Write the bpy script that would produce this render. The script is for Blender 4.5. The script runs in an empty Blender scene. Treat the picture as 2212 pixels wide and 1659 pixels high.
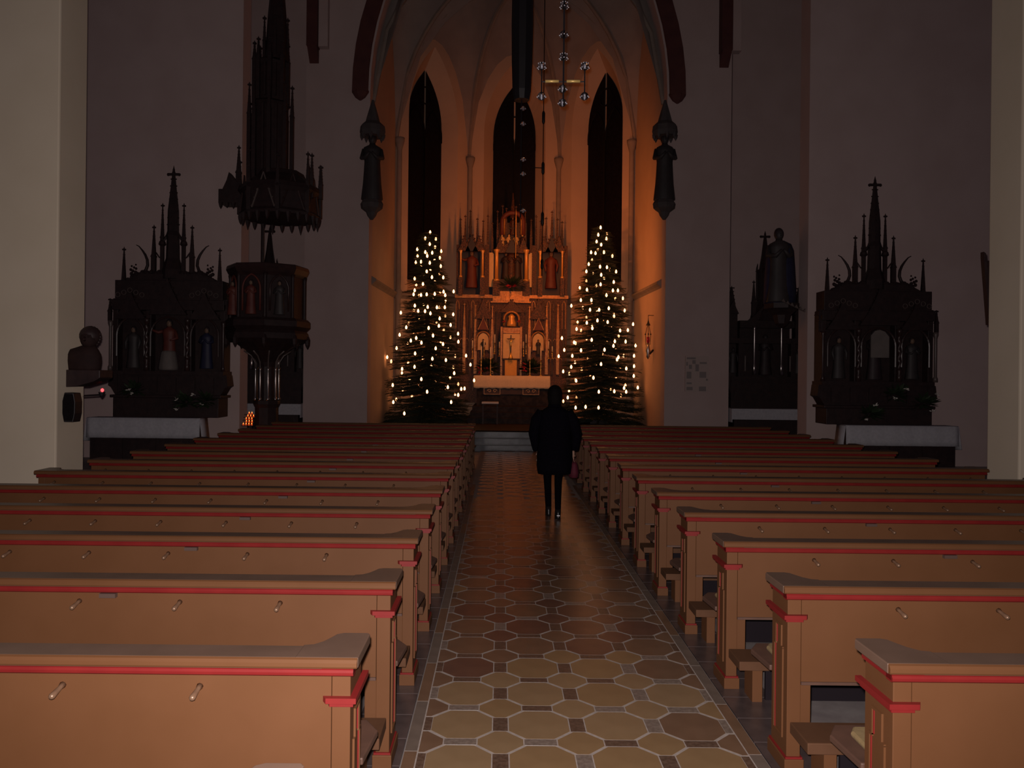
import bpy, math, random
from math import pi, sin, cos, sqrt, radians
S = bpy.context.scene
COL = S.collection
# ------------------------------------------------------------------ camera
FPX, VX, VY, ROLL, CH = 1700.0, 1080.0, 811.0, 0.0105, 1.96
cam_d = bpy.data.cameras.new('camera')
cam = bpy.data.objects.new('camera', cam_d); COL.objects.link(cam)
cam.location = (0, 0, CH)
cam.rotation_euler = (pi/2, -ROLL, 0)
cam_d.sensor_width = 36.0
cam_d.lens = FPX/2212*36
cam_d.shift_x = (1106-VX)/2212
cam_d.shift_y = -(829.5-VY)/2212
cam_d.clip_start = 0.05; cam_d.clip_end = 200
S.camera = cam
# ------------------------------------------------------------------ world, light, exposure
W = bpy.data.worlds.new('night'); S.world = W; W.use_nodes = True
W.node_tree.nodes['Background'].inputs[0].default_value = (1.0, 0.66, 0.92, 1)
W.node_tree.nodes['Background'].inputs[1].default_value = 0.014
fl = bpy.data.lights.new('camera_flash', 'SPOT'); flo = bpy.data.objects.new('camera_flash', fl); COL.objects.link(flo)
flo.location = (-0.03, 0.02, CH+0.06); flo.rotation_euler = (radians(90), 0, 0)
fl.energy = 1330; fl.color = (1.0, 0.86, 0.82); fl.spot_size = radians(132); fl.spot_blend = 1.0; fl.shadow_soft_size = 0.02
S.view_settings.view_transform = 'Standard'; S.view_settings.look = 'None'
S.view_settings.gamma = 1.0; S.view_settings.use_curve_mapping = False
S.view_settings.exposure = 0.0
S.cycles.use_denoising = True
S.cycles.max_bounces = 6
S.cycles.sample_clamp_indirect = 3.0
BULB_E = 8.5
SPOT_W = 170.0

def at(px, py, Y):
    u, v = px-VX, py-VY
    u2 = u*cos(ROLL)+v*sin(ROLL); v2 = -u*sin(ROLL)+v*cos(ROLL)
    return (u2/FPX*Y, Y, CH-v2/FPX*Y)
# ------------------------------------------------------------------ materials
def mat(name, c, rough=0.6, c2=None, scale=6.0, metal=0.0, bump=0.0, emit=None, es=0.0, spec=None, trans=0.0, contrast=(0.35, 0.65), detail=4.0):
    m = bpy.data.materials.new(name); m.use_nodes = True
    nt = m.node_tree; b = nt.nodes['Principled BSDF']
    b.inputs['Base Color'].default_value = (*c, 1); b.inputs['Roughness'].default_value = rough; b.inputs['Metallic'].default_value = metal
    if spec is not None: b.inputs['Specular IOR Level'].default_value = spec
    if trans: b.inputs['Transmission Weight'].default_value = trans
    if emit: b.inputs['Emission Color'].default_value = (*emit, 1); b.inputs['Emission Strength'].default_value = es
    if c2 or bump:
        tc = nt.nodes.new('ShaderNodeTexCoord'); no = nt.nodes.new('ShaderNodeTexNoise')
        no.inputs['Scale'].default_value = scale; no.inputs['Detail'].default_value = detail
        nt.links.new(tc.outputs['Object'], no.inputs['Vector'])
        if c2:
            r = nt.nodes.new('ShaderNodeValToRGB')
            r.color_ramp.elements[0].position, r.color_ramp.elements[1].position = contrast
            r.color_ramp.elements[0].color = (*c, 1); r.color_ramp.elements[1].color = (*c2, 1)
            nt.links.new(no.outputs['Fac'], r.inputs['Fac']); nt.links.new(r.outputs['Color'], b.inputs['Base Color'])
        if bump:
            bn = nt.nodes.new('ShaderNodeBump'); bn.inputs['Strength'].default_value = bump; bn.inputs['Distance'].default_value = 0.02
            nt.links.new(no.outputs['Fac'], bn.inputs['Height']); nt.links.new(bn.outputs['Normal'], b.inputs['Normal'])
    return m
M = {}
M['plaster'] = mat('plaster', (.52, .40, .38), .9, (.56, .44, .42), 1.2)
M['pier'] = mat('pier_plaster', (.60, .52, .40), .9, (.64, .56, .44), 1.0)
M['chancel'] = mat('chancel_plaster', (.56, .40, .29), .85, (.60, .43, .31), 1.5)
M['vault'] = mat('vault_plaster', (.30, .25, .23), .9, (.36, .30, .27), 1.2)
M['rib'] = mat('rib_stone', (.26, .21, .18), .85, (.31, .25, .21), 3)
M['redrib'] = mat('red_painted_stone', (.085, .025, .025), .8, (.11, .035, .03), 3)
M['glass_night'] = mat('night_window_glass', (.006, .005, .008), .5, (.010, .008, .012), 12, spec=.1)
M['lead'] = mat('lead', (.010, .008, .009), .8, spec=.1)
M['pew'] = mat('painted_pew', (.105, .044, .017), .6, (.115, .049, .020), 3.0, spec=.22)
M['pewtop'] = mat('worn_pew_rail', (.112, .070, .050), .40, (.132, .083, .060), 5, spec=.45)
M['pewred'] = mat('red_pew_paint', (.155, .011, .011), .5, (.18, .014, .013), 6, spec=.3)
M['pewbrown'] = mat('brown_pew_wood', (.075, .038, .026), .6, (.095, .048, .032), 9)
M['kneel'] = mat('kneeler_wood', (.085, .04, .02), .7, (.10, .048, .025), 6, spec=.2)
M['bustwood'] = mat('bust_wood', (.020, .011, .011), .75, (.028, .015, .014), 8, spec=.12)
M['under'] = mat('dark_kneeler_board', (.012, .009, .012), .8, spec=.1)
M['barbrass'] = mat('pale_brass', (.85, .58, .20), .4, metal=.3)
M['peg'] = mat('brass_peg', (.20, .12, .075), .35, metal=.3)
M['bracket'] = mat('bracket_metal', (.08, .05, .04), .5)
M['pad'] = mat('seat_pad_cloth', (.20, .14, .06), .9, (.22, .155, .07), 14, bump=.2)
M['gown'] = M['pewtop']
M['darkwood'] = mat('dark_carved_oak', (.022, .012, .013), .55, (.032, .017, .017), 8, bump=.25, spec=.35)
M['darkwood2'] = mat('dark_oak_turned', (.03, .016, .016), .35, (.045, .022, .02), 8, spec=.5)
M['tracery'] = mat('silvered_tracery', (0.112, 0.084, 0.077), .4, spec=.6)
M['linen'] = mat('white_altar_linen', (.46, .46, .50), .9, (.52, .52, .56), 18, bump=.15)
M['linen2'] = mat('cream_altar_linen', (.62, .52, .38), .9, (.68, .57, .42), 18, bump=.15)
M['gilt'] = mat('gilding', (.30, .13, .035), .4, (.46, .22, .06), 14, metal=.3, bump=.4)
M['giltcol'] = mat('gilt_column', (.80, .42, .12), .35, metal=.35)
M['altarwood'] = mat('polychrome_oak', (.016, .007, .007), .5, (.17, .055, .022), 38, bump=.6, contrast=(.42, .66), detail=3)
M['altardark'] = mat('altar_dark_ground', (.035, .018, .016), .6, (.05, .025, .02), 9, bump=.3)
M['altarblue'] = mat('altar_blue_ground', (.03, .028, .04), .6)
M['goldcloth'] = mat('gold_brocade', (.66, .36, .07), .6, (.72, .40, .09), 25)
M['gold_light'] = mat('gold_painted_panel', (.66, .46, .20), .55, (.72, .50, .24), 9)
M['skin_stone'] = mat('painted_figure_flesh', (0.180, 0.110, 0.075), .6)
M['robe_red'] = mat('painted_red_robe', (0.110, 0.022, 0.018), .6, (0.140, 0.035, 0.022), 6)
M['robe_dark'] = mat('painted_dark_robe', (0.025, 0.015, 0.018), .6, (0.035, 0.022, 0.025), 6)
M['robe_blue'] = mat('painted_blue_robe', (.015, .016, .045), .6, (.02, .022, .06), 6)
M['robe_grey'] = mat('painted_grey_robe', (0.035, 0.030, 0.031), .6, (0.045, 0.037, 0.037), 6)
M['robe_white'] = mat('painted_white_robe', (0.144, 0.126, 0.114), .7, (0.168, 0.144, 0.132), 6)
M['brass'] = mat('brass', (.75, .48, .16), .3, metal=1.0)
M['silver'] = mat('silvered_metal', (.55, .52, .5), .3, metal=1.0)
M['black'] = mat('black_metal', (.012, .010, .012), .5)
M['speaker'] = mat('speaker_cloth', (.007, .0055, .006), .9, (.010, .008, .009), 60, spec=.05)
M['wax'] = mat('candle_wax', (.72, .62, .46), .6)
M['red_petal'] = mat('red_petal', (.42, .008, .02), .6, (.5, .012, .03), 9)
M['white_petal'] = mat('white_petal', (.6, .57, .52), .7)
M['leafdark'] = mat('dark_leaf', (.02, .035, .015), .6, (.03, .05, .02), 8)
M['needle'] = mat('fir_needle', (.012, .019, .008), .7, (.02, .03, .012), 5)
M['bark'] = mat('bark', (.04, .025, .015), .9, (.06, .035, .02), 12, bump=.5)
M['stone_dark'] = mat('dark_marble', (.012, .008, .009), .55, (.028, .02, .018), 7, spec=.15, contrast=(.4, .6))
M['step'] = mat('polished_step_stone', (.055, .058, .066), .24, (.085, .088, .10), 4, spec=.22)
M['floor'] = mat('grey_floor_stone', (.17, .15, .15), .45, (.22, .20, .195), 7)
M['darktile'] = mat('dark_floor_tile', (.055, .042, .042), .4, (.08, .06, .058), 9)
M['grout'] = mat('pale_grout', (.30, .26, .235), .8, (.37, .32, .29), 30, spec=.1)
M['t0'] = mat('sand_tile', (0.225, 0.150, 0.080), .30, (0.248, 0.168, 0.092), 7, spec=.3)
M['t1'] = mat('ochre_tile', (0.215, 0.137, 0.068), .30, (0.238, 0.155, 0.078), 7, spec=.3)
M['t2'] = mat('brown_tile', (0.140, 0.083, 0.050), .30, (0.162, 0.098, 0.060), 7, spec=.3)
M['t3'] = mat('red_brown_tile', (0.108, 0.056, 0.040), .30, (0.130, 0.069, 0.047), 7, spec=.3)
M['border'] = mat('worn_border_tile', (.125, .098, .080), .34, (.155, .122, .10), 9, spec=.3)
M['q0'] = mat('dark_inlay', (.075, .045, .030), .4, (.13, .085, .06), 40)
M['q1'] = mat('grey_inlay', (.14, .11, .09), .4, (.22, .18, .15), 40)
M['bulb'] = mat('lit_bulb', (1, .8, .6), .4, emit=(1.0, .40, .15), es=BULB_E)
M['wire'] = mat('dark_green_wire', (.012, .02, .012), .6)
M['votive'] = mat('votive_flame', (1, .4, .1), .4, emit=(1.0, .20, .035), es=3.2)
M['votiveglass'] = mat('red_votive_glass', (.35, .05, .02), .3, emit=(1.0, .09, .01), es=.35)
M['statstone'] = mat('dark_carved_stone', (.07, .058, .06), .8, (.09, .075, .075), 6)
M['lens'] = mat('spotlight_lens', (1, .6, .2), .4, emit=(1.0, .30, .07), es=6.0)
M['redlamp'] = mat('red_lamp', (1, .05, .05), .4, emit=(1.0, .035, .04), es=5.0)
M['rubyglass'] = mat('ruby_glass', (.22, .008, .02), .15, emit=(1.0, .03, .05), es=.06)
M['crystal'] = mat('clear_lamp_glass', (.95, .95, 1), .03, trans=1.0)
M['glint'] = mat('white_glint_bead', (.80, .80, .88), .3)  # opaque near-white colour standing in for sparkle on glass
M['coat'] = mat('black_wool', (.0025, .002, .004), .95, (.004, .003, .006), 40, spec=.05)
M['trouser'] = mat('dark_trousers', (.0025, .002, .0035), .9, spec=.05)
M['shoe'] = mat('black_leather', (.012, .010, .010), .3)
M['hair'] = mat('dark_hair', (.004, .003, .003), .8, spec=.1)
M['flesh'] = mat('flesh', (.30, .17, .12), .6)
M['redbag'] = mat('crimson_bag', (.075, .003, .014), .8, (.09, .005, .018), 9)
M['heelglint'] = mat('heel_glint_white', (.8, .8, .85), .3)  # near-white colour for the painted glint on the shoe
M['board'] = mat('notice_board', (.50, .40, .37), .8)
M['boardink'] = mat('board_plate', (.27, .235, .23), .8)
M['paper'] = mat('white_paper', (.6, .58, .55), .8)
for k_ in ('t0', 't1', 't2', 't3', 'q0', 'q1', 'darktile'):
    b_ = M[k_].node_tree.nodes['Principled BSDF']
    b_.inputs['Coat Weight'].default_value = .62; b_.inputs['Coat Roughness'].default_value = .27; b_.inputs['Coat IOR'].default_value = 1.5
# ------------------------------------------------------------------ mesh builder
class MB:
    def __init__(s): s.v = []; s.f = []
    def quad(s, a, b, c, d):
        n = len(s.v); s.v += [a, b, c, d]; s.f.append((n, n+1, n+2, n+3)); return s
    def tri(s, a, b, c):
        n = len(s.v); s.v += [a, b, c]; s.f.append((n, n+1, n+2)); return s
    def box(s, x0, x1, y0, y1, z0, z1):
        n = len(s.v)
        x0, x1 = min(x0, x1), max(x0, x1)
        s.v += [(x0, y0, z0), (x1, y0, z0), (x1, y1, z0), (x0, y1, z0), (x0, y0, z1), (x1, y0, z1), (x1, y1, z1), (x0, y1, z1)]
        s.f += [tuple(n+i for i in q) for q in ((0, 3, 2, 1), (4, 5, 6, 7), (0, 1, 5, 4), (1, 2, 6, 5), (2, 3, 7, 6), (3, 0, 4, 7))]
        return s
    def prism(s, poly, ax, a, b):
        """poly in the two other axes (order xyz without ax), extruded along ax from a to b"""
        n = len(s.v); k = len(poly)
        def P(p, t): return {'x': (t, p[0], p[1]), 'y': (p[0], t, p[1]), 'z': (p[0], p[1], t)}[ax]
        s.v += [P(p, a) for p in poly]+[P(p, b) for p in poly]
        s.f.append(tuple(range(n+k-1, n-1, -1))); s.f.append(tuple(range(n+k, n+2*k)))
        for i in range(k):
            j = (i+1) % k; s.f.append((n+i, n+j, n+k+j, n+k+i))
        return s
    def loft(s, rings, cap=True):
        """rings: lists of equal length of 3D points"""
        n = len(s.v); k = len(rings[0])
        for r in rings: s.v += r
        for i in range(len(rings)-1):
            for j in range(k):
                jj = (j+1) % k
                s.f.append((n+i*k+j, n+i*k+jj, n+(i+1)*k+jj, n+(i+1)*k+j))
        if cap:
            s.f.append(tuple(n+j for j in range(k-1, -1, -1))); s.f.append(tuple(n+(len(rings)-1)*k+j for j in range(k)))
        return s
    def lathe(s, prof, cx, cy, n=10, sy=1.0, rot=0.0, fold=0, fa=0.0, twist=0.0):
        rings = []
        for i, (r, z) in enumerate(prof):
            rings.append([(cx+r*(1+fa*cos(fold*(2*pi*j/n)+twist*z))*cos(2*pi*j/n+rot), cy+sy*r*(1+fa*cos(fold*(2*pi*j/n)+twist*z))*sin(2*pi*j/n+rot), z) for j in range(n)])
        return s.loft(rings)
    def tube(s, pts, r, n=6):
        from mathutils import Vector
        rs = r if isinstance(r, (list, tuple)) else [r]*len(pts)
        P = [Vector(p) for p in pts]; rings = []
        up = None
        for i, p in enumerate(P):
            d = (P[min(i+1, len(P)-1)]-P[max(i-1, 0)]).normalized()
            if up is None:
                up = Vector((0, 0, 1)) if abs(d.z) < .9 else Vector((1, 0, 0))
            a = d.cross(up).normalized(); b = a.cross(d).normalized(); up = b
            rings.append([tuple(p+rs[i]*(cos(2*pi*j/n)*a+sin(2*pi*j/n)*b)) for j in range(n)])
        return s.loft(rings)
    def ball(s, c, r, n=8, m=5, sx=1, sy=1, sz=1):
        rings = []
        for i in range(1, m):
            t = pi*i/m
            rings.append([(c[0]+sx*r*sin(t)*cos(2*pi*j/n), c[1]+sy*r*sin(t)*sin(2*pi*j/n), c[2]-sz*r*cos(t)) for j in range(n)])
        k = len(s.v); s.loft(rings, cap=False)
        b = len(s.v); s.v += [(c[0], c[1], c[2]-sz*r), (c[0], c[1], c[2]+sz*r)]
        for j in range(n):
            s.f.append((b, k+(j+1) % n, k+j)); o = k+(m-2)*n; s.f.append((b+1, o+j, o+(j+1) % n))
        return s
    def build(s, name, m, parent=None, smooth=False, bevel=0.0, kind=None, label=None):
        off = origin(parent)
        me = bpy.data.meshes.new(name)
        me.from_pydata([(p[0]-off[0], p[1]-off[1], p[2]-off[2]) for p in s.v], [], s.f); me.update()
        mats = m if isinstance(m, list) else [m]
        for q in mats: me.materials.append(q)
        if smooth: me.polygons.foreach_set('use_smooth', [True]*len(me.polygons))
        o = bpy.data.objects.new(name, me); COL.objects.link(o)
        if parent: o.parent = parent
        if bevel:
            bv = o.modifiers.new('edge', 'BEVEL'); bv.width = bevel; bv.segments = 2; bv.limit_method = 'ANGLE'; bv.angle_limit = radians(40)
        if kind: o['kind'] = kind
        if label: o['label'] = label
        return o
def origin(o):
    x = y = z = 0.0
    while o is not None:
        x += o.location.x; y += o.location.y; z += o.location.z; o = o.parent
    return (x, y, z)
def tag(o, label, cat, group=None, kind=None):
    o['label'] = label
    if cat: o['category'] = cat
    if group: o['group'] = group
    if kind: o['kind'] = kind
    return o
def thing(name, loc, label, cat, group=None):
    o = bpy.data.objects.new(name, None); COL.objects.link(o); o.location = loc; o.empty_display_size = .2
    return tag(o, label, cat, group)
CH_MAP = {}
def copy_tree(o, parent=None):
    c = o.copy(); COL.objects.link(c)
    if parent: c.parent = parent
    for ch in [x for x in bpy.data.objects if x.parent == o] if o not in CH_MAP else CH_MAP[o]:
        copy_tree(ch, c)
    return c
def index_tree(o):
    CH_MAP[o] = list(o.children)
    for c in o.children: index_tree(c)
def struct(mb, name, m, label, cat, parent=None, **k):
    o = mb.build(name, m, parent, **k)
    if parent is None: tag(o, label, cat, kind='structure')
    return o
AX = 0.453   # church axis
# ================================================================== STRUCTURE
fb = MB(); fb.box(-16, 17, -3, 20.4, -.25, -.012)
floor = struct(fb, 'floor', M['floor'], 'grey stone nave floor with a patterned tile aisle', 'floor')
MB().box(AX-.93, AX+.93, 1.0, 20.4, -.012, .0008).build('grout_bed', M['grout'], floor)
# --- aisle tiles
random.seed(5)
P = .43
def octa(w, h, c):
    a, b = w/2, h/2
    return [(-a, -b+c), (-a+c, -b), (a-c, -b), (a, -b+c), (a, b-c), (a-c, b), (-a+c, b), (-a, b-c)]
def tile_mesh(name, poly, t=.011):
    mb = MB(); k = len(poly)
    s = .996
    lo = [(x, y, -.009) for x, y in poly]; hi = [(x, y, .0010) for x, y in poly]; top = [(x*s, y*s, .0013) for x, y in poly]
    mb.loft([lo, hi, top]); mb.f.pop(-2)
    me = bpy.data.meshes.new(name); me.from_pydata(mb.v, [], mb.f); me.update(); return me
def with_mats(name, poly, keys):
    out = []
    for kx in keys:
        me = tile_mesh(name, poly); me.materials.append(M[kx]); out.append(me)
    return out
G = .013
bigp = octa(P-.082-G, P-.070-G, .0925)
smlp = octa(P-.173-G, P-.165-G, .0925)
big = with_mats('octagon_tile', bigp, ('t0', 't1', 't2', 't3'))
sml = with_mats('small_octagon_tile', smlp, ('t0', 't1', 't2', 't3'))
ROWS = {-1: (0, 1, 1, 1), 0: (0, 0, 0, 2), 1: (0, 0, 1, 0), 2: (3, 1, 1, 2), 3: (2, 2, 3, 2)}
qv = with_mats('dark_inlay_tile', [(-.082/2, -.165/2), (.082/2, -.165/2), (.082/2, .165/2), (-.082/2, .165/2)], ('q0', 'q0', 'q1'))
qh = with_mats('dark_inlay_tile', [(-.173/2, -.070/2), (.173/2, -.070/2), (.173/2, .070/2), (-.173/2, .070/2)], ('q0', 'q0', 'q1'))
hs = with_mats('small_octagon_tile', [(0, -.1185), (.029, -.1185), (.1185, -.032), (.1185, .032), (.029, .1185), (0, .1185)], ('t1', 't2'))
hsm = with_mats('small_octagon_tile', [(0, .1185), (-.029, .1185), (-.1185, .032), (-.1185, -.032), (-.029, -.1185), (0, -.1185)], ('t1', 't2'))
hq = with_mats('dark_inlay_tile', [(0, -.0825), (.041, -.0825), (.041, .0825), (0, .0825)], ('q0', 'q1'))
hqm = with_mats('dark_inlay_tile', [(-.041, -.0825), (0, -.0825), (0, .0825), (-.041, .0825)], ('q0', 'q1'))
def put(me, name, x, y):
    o = bpy.data.objects.new(name, me); o.location = (x, y, 0); o.parent = floor; COL.objects.link(o)
far = MB()
def put_far(poly, x, y):
    n = len(far.v); far.v += [(x+a, y+b, .0012) for a, b in poly]; far.f.append(tuple(range(n, n+len(poly))))
Y0 = 4.42
for k in range(-8, 37):
    y = Y0+P*k
    if y > 20.1: break
    near = y < 12.5
    for i in range(4):
        x = AX+(i-1.5)*P
        if near:
            put(big[ROWS[k][i]] if k in ROWS else random.choice(big[2:]) if k > 3 else random.choice(big[:3]), 'octagon_tile', x, y)  # varied tile colours, darker with distance to put flash falloff into them
            put(random.choice(qh), 'dark_inlay_tile', x, y+P/2)
            if i < 3:
                put(random.choice(qv), 'dark_inlay_tile', x+P/2, y)
                put(random.choice(sml[:2] if k < 2 else sml[1:3] if k == 2 else sml[2:]), 'small_octagon_tile', x+P/2, y+P/2)
        else:
            put_far(bigp, x, y)
            if i < 3: put_far(smlp, x+P/2, y+P/2)
    if near:
        put(random.choice(hs), 'small_octagon_tile', AX-2*P+.004, y+P/2); put(random.choice(hsm), 'small_octagon_tile', AX+2*P-.004, y+P/2)
        put(random.choice(hq), 'dark_inlay_tile', AX-2*P+.004, y); put(random.choice(hqm), 'dark_inlay_tile', AX+2*P-.004, y)
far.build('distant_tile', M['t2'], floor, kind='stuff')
bt = with_mats('border_tile', [(-.0325, -.31), (.0325, -.31), (.0325, .31), (-.0325, .31)], ('border', 'border', 't2'))
dt = with_mats('dark_border_tile', [(-.148, -.145), (.148, -.145), (.148, .145), (-.148, .145)], ('darktile',))
for k in range(20):
    y = 1.9+.627*k
    for sx in (-1, 1):
        put(random.choice(bt), 'border_tile', AX+sx*(.86+.034+.002), y)
for k in range(40):
    for sx in (-1, 1):
        put(dt[0], 'dark_border_tile', AX+sx*(.93+.155), 2.0+.298*k)
# --- nave piers
for sx, nm, lab in ((-1, 'pillar_left', 'square pale plaster pier carrying the carved bust'), (1, 'pillar_right', 'square pale plaster pier at the wall side of the hymn board pews')):
    xin = AX+sx*5.69
    mb = MB(); mb.box(xin, xin+sx*1.5, 9.3, 9.92, -.01, 16)
    p = struct(mb, nm, M['pier'], lab, 'pillar', bevel=.02)
    MB().box(xin-sx*.03, xin+sx*1.52, 9.27, 9.95, -.01, .22).build('plinth', M['pier'], p)
# --- aisle east walls (behind the two big side altars)
for sx, nm, x0, lab in ((-1, 'wall_left', -5.95, 'plain plaster wall behind the side altar on the pulpit side'), (1, 'wall_right', 7.02, 'plain plaster wall behind the side altar on the hymn board side')):
    mb = MB(); mb.box(x0, x0+sx*9, 18.0, 18.55, -.01, 17)
    struct(mb, nm, M['plaster'], lab, 'wall')
    mb = MB(); mb.box(x0-sx*.25, x0+sx*5.5, 23.2, 23.5, -.01, 17)
    struct(mb, nm.replace('wall', 'wall_bay'), M['plaster'], 'recessed bay wall behind the smaller altar, ' + ('pulpit side' if sx < 0 else 'hymn board side'), 'wall')
# --- chancel arch wall
YA, JL, JR, SPR = 22.2, -3.74, 4.64, 9.95
span = JR-JL
def archx(h):
    R = span
    return R-sqrt(max(R*R-h*h, 0))
mb = MB()
for sx, xo, xj in ((-1, -5.55, JL), (1, 6.45, JR)):
    mb.box(xo, xj, YA, YA+.55, -.01, SPR)
    prev = 0
    N = 10
    for i in range(N):
        h0, h1 = 6.6*i/N, 6.6*(i+1)/N
        a0, a1 = xj-sx*archx(h0), xj-sx*archx(h1)
        mb.prism([(xo, SPR+h0), (a0, SPR+h0), (a1, SPR+h1), (xo, SPR+h1)], 'y', YA, YA+.55)
    mb.box(xo, xo-sx*.12, YA+.5, 23.4, -.01, 17)
struct(mb, 'wall_chancel_arch', M['plaster'], 'plaster wall pierced by the pointed chancel arch', 'wall')
for sx, xj, nm in ((-1, JL, 'trim_1'), (1, JR, 'trim_2')):
    mb = MB(); N = 10
    for i in range(N):
        h0, h1 = 6.6*i/N-.05, 6.6*(i+1)/N-.05
        a0, a1 = xj-sx*archx(max(h0, 0)), xj-sx*archx(h1)
        mb.prism([(a0+sx*.50, SPR+h0), (a0+sx*.06, SPR+h0), (a1+sx*.06, SPR+h1), (a1+sx*.50, SPR+h1)], 'y', YA-.12, YA+.02)
    mb.lathe([(.02, SPR-.28), (.14, SPR-.2), (.24, SPR-.05), (.24, SPR)], xj+sx*.28, YA, 10, .6)
    struct(mb, nm, M['redrib'], 'dark red arch rib ending in a corbel, ' + ('pulpit side' if sx < 0 else 'hymn board side'), 'arch rib')
    xq = at(678, 50, 22.1)[0] if sx < 0 else at(1567, 50, 22.1)[0]
    zq = at(678, 105, 22.1)[2]
    mb = MB(); mb.box(xq-.15, xq+.15, YA-.34, YA+.02, zq, 16); mb.prism([(YA-.34, zq), (YA+.02, zq), (YA+.02, zq-.4)], 'x', xq-.13, xq+.13)
    struct(mb, 'trim_3' if sx < 0 else 'trim_4', M['redrib'], 'dark red vault shaft beside the chancel arch, ' + ('pulpit side' if sx < 0 else 'hymn board side'), 'shaft')
    mb = MB(); mb.box(xq+.16, xq+.42, YA-.22, YA+.02, zq+.02, 16)
    struct(mb, 'trim_5' if sx < 0 else 'trim_6', M['plaster'], 'pale vault rib next to the red shaft, ' + ('pulpit side' if sx < 0 else 'hymn board side'), 'shaft')
# --- chancel walls with windows
def arch_pts(hw, z0, zs, ap, n=10):
    h = ap-zs; c = (h*h-hw*hw)/(2*hw); R = c+hw; a1 = math.atan2(h, c)
    L = [(-hw, z0), (-hw, zs)]
    for i in range(1, n+1):
        t = a1*i/n; L.append((c-R*cos(t), zs+R*sin(t)))
    L[-1] = (0, ap)
    return L+[(-x, z) for x, z in reversed(L[:-1])]
CA, CB, CC, CD = (-3.61, 26.62), (AX-1.68, 29.0), (AX+1.68, 29.0), (AX+4.06, 26.62)
WTOP = 16.5
def wall_window(A, B, idx, nm, lab):
    dx, dy = B[0]-A[0], B[1]-A[1]; L = sqrt(dx*dx+dy*dy); dx /= L; dy /= L; nx, ny = -dy, dx   # outward normal
    c = L/2
    def Q(a, z, d=0.0): return (A[0]+dx*(a+c)+nx*d, A[1]+dy*(a+c)+ny*d, z)
    fr = arch_pts(1.13, 4.85, 10.9, 13.55); bk = arch_pts(.79, 5.30, 10.9, 12.85)
    mb = MB()
    mb.quad(Q(-c, 0), Q(c, 0), Q(c, 4.85), Q(-c, 4.85)); mb.quad(Q(-c, 13.55), Q(c, 13.55), Q(c, WTOP), Q(-c, WTOP))
    n = len(fr); half = n//2
    for i in range(half):
        (x0, z0), (x1, z1) = fr[i], fr[i+1]
        mb.quad(Q(-c, z0), Q(x0, z0), Q(x1, z1), Q(-c, z1)); mb.quad(Q(-x0, z0), Q(c, z0), Q(c, z1), Q(-x1, z1))
    for i in range(n):
        j = (i+1) % n
        mb.quad(Q(*fr[i]), Q(*fr[j]), Q(*bk[j], .55), Q(*bk[i], .55))
    mb.quad(Q(-c, 0, .6), Q(c, 0, .6), Q(c, WTOP, .62), Q(-c, WTOP, .62))
    w = struct(mb, nm, M['chancel'], lab, 'wall')
    # the window
    win = bpy.data.objects.new('window_%d' % idx, None); COL.objects.link(win); win.location = Q(0, 5.3, .5)
    tag(win, ('tall pointed apse window above the fir tree on the pulpit side', 'tall pointed apse window rising behind the high altar', 'tall pointed apse window above the fir tree on the hymn board side')[idx-1], 'window', kind='structure')
    for s in (-1, 1):
        g = MB(); pl = [p for p in bk if p[0]*s >= -1e-6]
        hw = [(p[0] if abs(p[0]) > .02 else .03*s, p[1]) for p in pl] + [(.03*s, 5.3)]
        k = len(g.v); g.v += [Q(x, z, .52) for x, z in hw]; g.f.append(tuple(range(k, k+len(hw))))
        g.build('pane', M['glass_night'], win)
    mu = MB(); a, b = Q(-.035, 5.3, .46), Q(.035, 11.6, .54)
    pts = [Q(-.035, 5.3, .44), Q(.035, 5.3, .44), Q(.035, 5.3, .54), Q(-.035, 5.3, .54)]
    mu.loft([pts, [(p[0], p[1], 10.4) for p in pts]])
    mu.build('mullion', M['lead'], win)
    tr = MB()
    for s in (-1, 1):
        sub = arch_pts(.37, 10.4, 10.6, 11.5, 6)
        tr.tube([Q(x+s*.40, z, .5) for x, z in sub], .03, 5)
    tr.tube([Q(.27*cos(t*pi/8), 11.95+.3*sin(t*pi/8), .5) for t in range(17)], .03, 5)
    tr.build('tracery', M['lead'], win)
wall_window(CA, CB, 1, 'wall_apse_left', 'slanting apse wall behind the fir tree on the pulpit side')
wall_window(CB, CC, 2, 'wall_apse_back', 'end wall of the apse behind the high altar')
wall_window(CC, CD, 3, 'wall_apse_right', 'slanting apse wall behind the fir tree on the hymn board side')
for (xa, xb, nm, lab) in ((JL-.01, CA[0], 'wall_chancel_left', 'chancel side wall on the pulpit side'), (JR+.01, CD[0], 'wall_chancel_right', 'chancel side wall on the hymn board side')):
    s = -1 if xa < 0 else 1
    mb = MB(); mb.prism([(xa, YA+.5), (xb, 26.62), (xb+s*.4, 26.62), (xa+s*.4, YA+.5)], 'z', 0, WTOP)
    struct(mb, nm, M['chancel'], lab, 'wall')
# string course
poly = [(JL, YA+.56), CA, CB, CC, CD, (JR, YA+.56)]
for i in range(5):
    (x0, y0), (x1, y1) = poly[i], poly[i+1]
    L = sqrt((x1-x0)**2+(y1-y0)**2); nx, ny = (y1-y0)/L, -(x1-x0)/L
    mb = MB(); rings = []
    for (d, z) in ((0, 4.54), (.05, 4.60), (.13, 4.66), (.13, 4.72), (0, 4.80)): rings.append((d, z))
    a = [(x0+nx*d, y0+ny*d, z) for d, z in rings]; b = [(x1+nx*d, y1+ny*d, z) for d, z in rings]
    mb.loft([a, b])
    struct(mb, 'trim_%d' % (7+i), M['rib'], ('moulded string course along the chancel wall, pulpit side', 'string course under the apse window, pulpit side', 'string course behind the high altar', 'string course under the apse window, hymn board side', 'moulded string course along the chancel wall, hymn board side')[i], 'string course')
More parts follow.
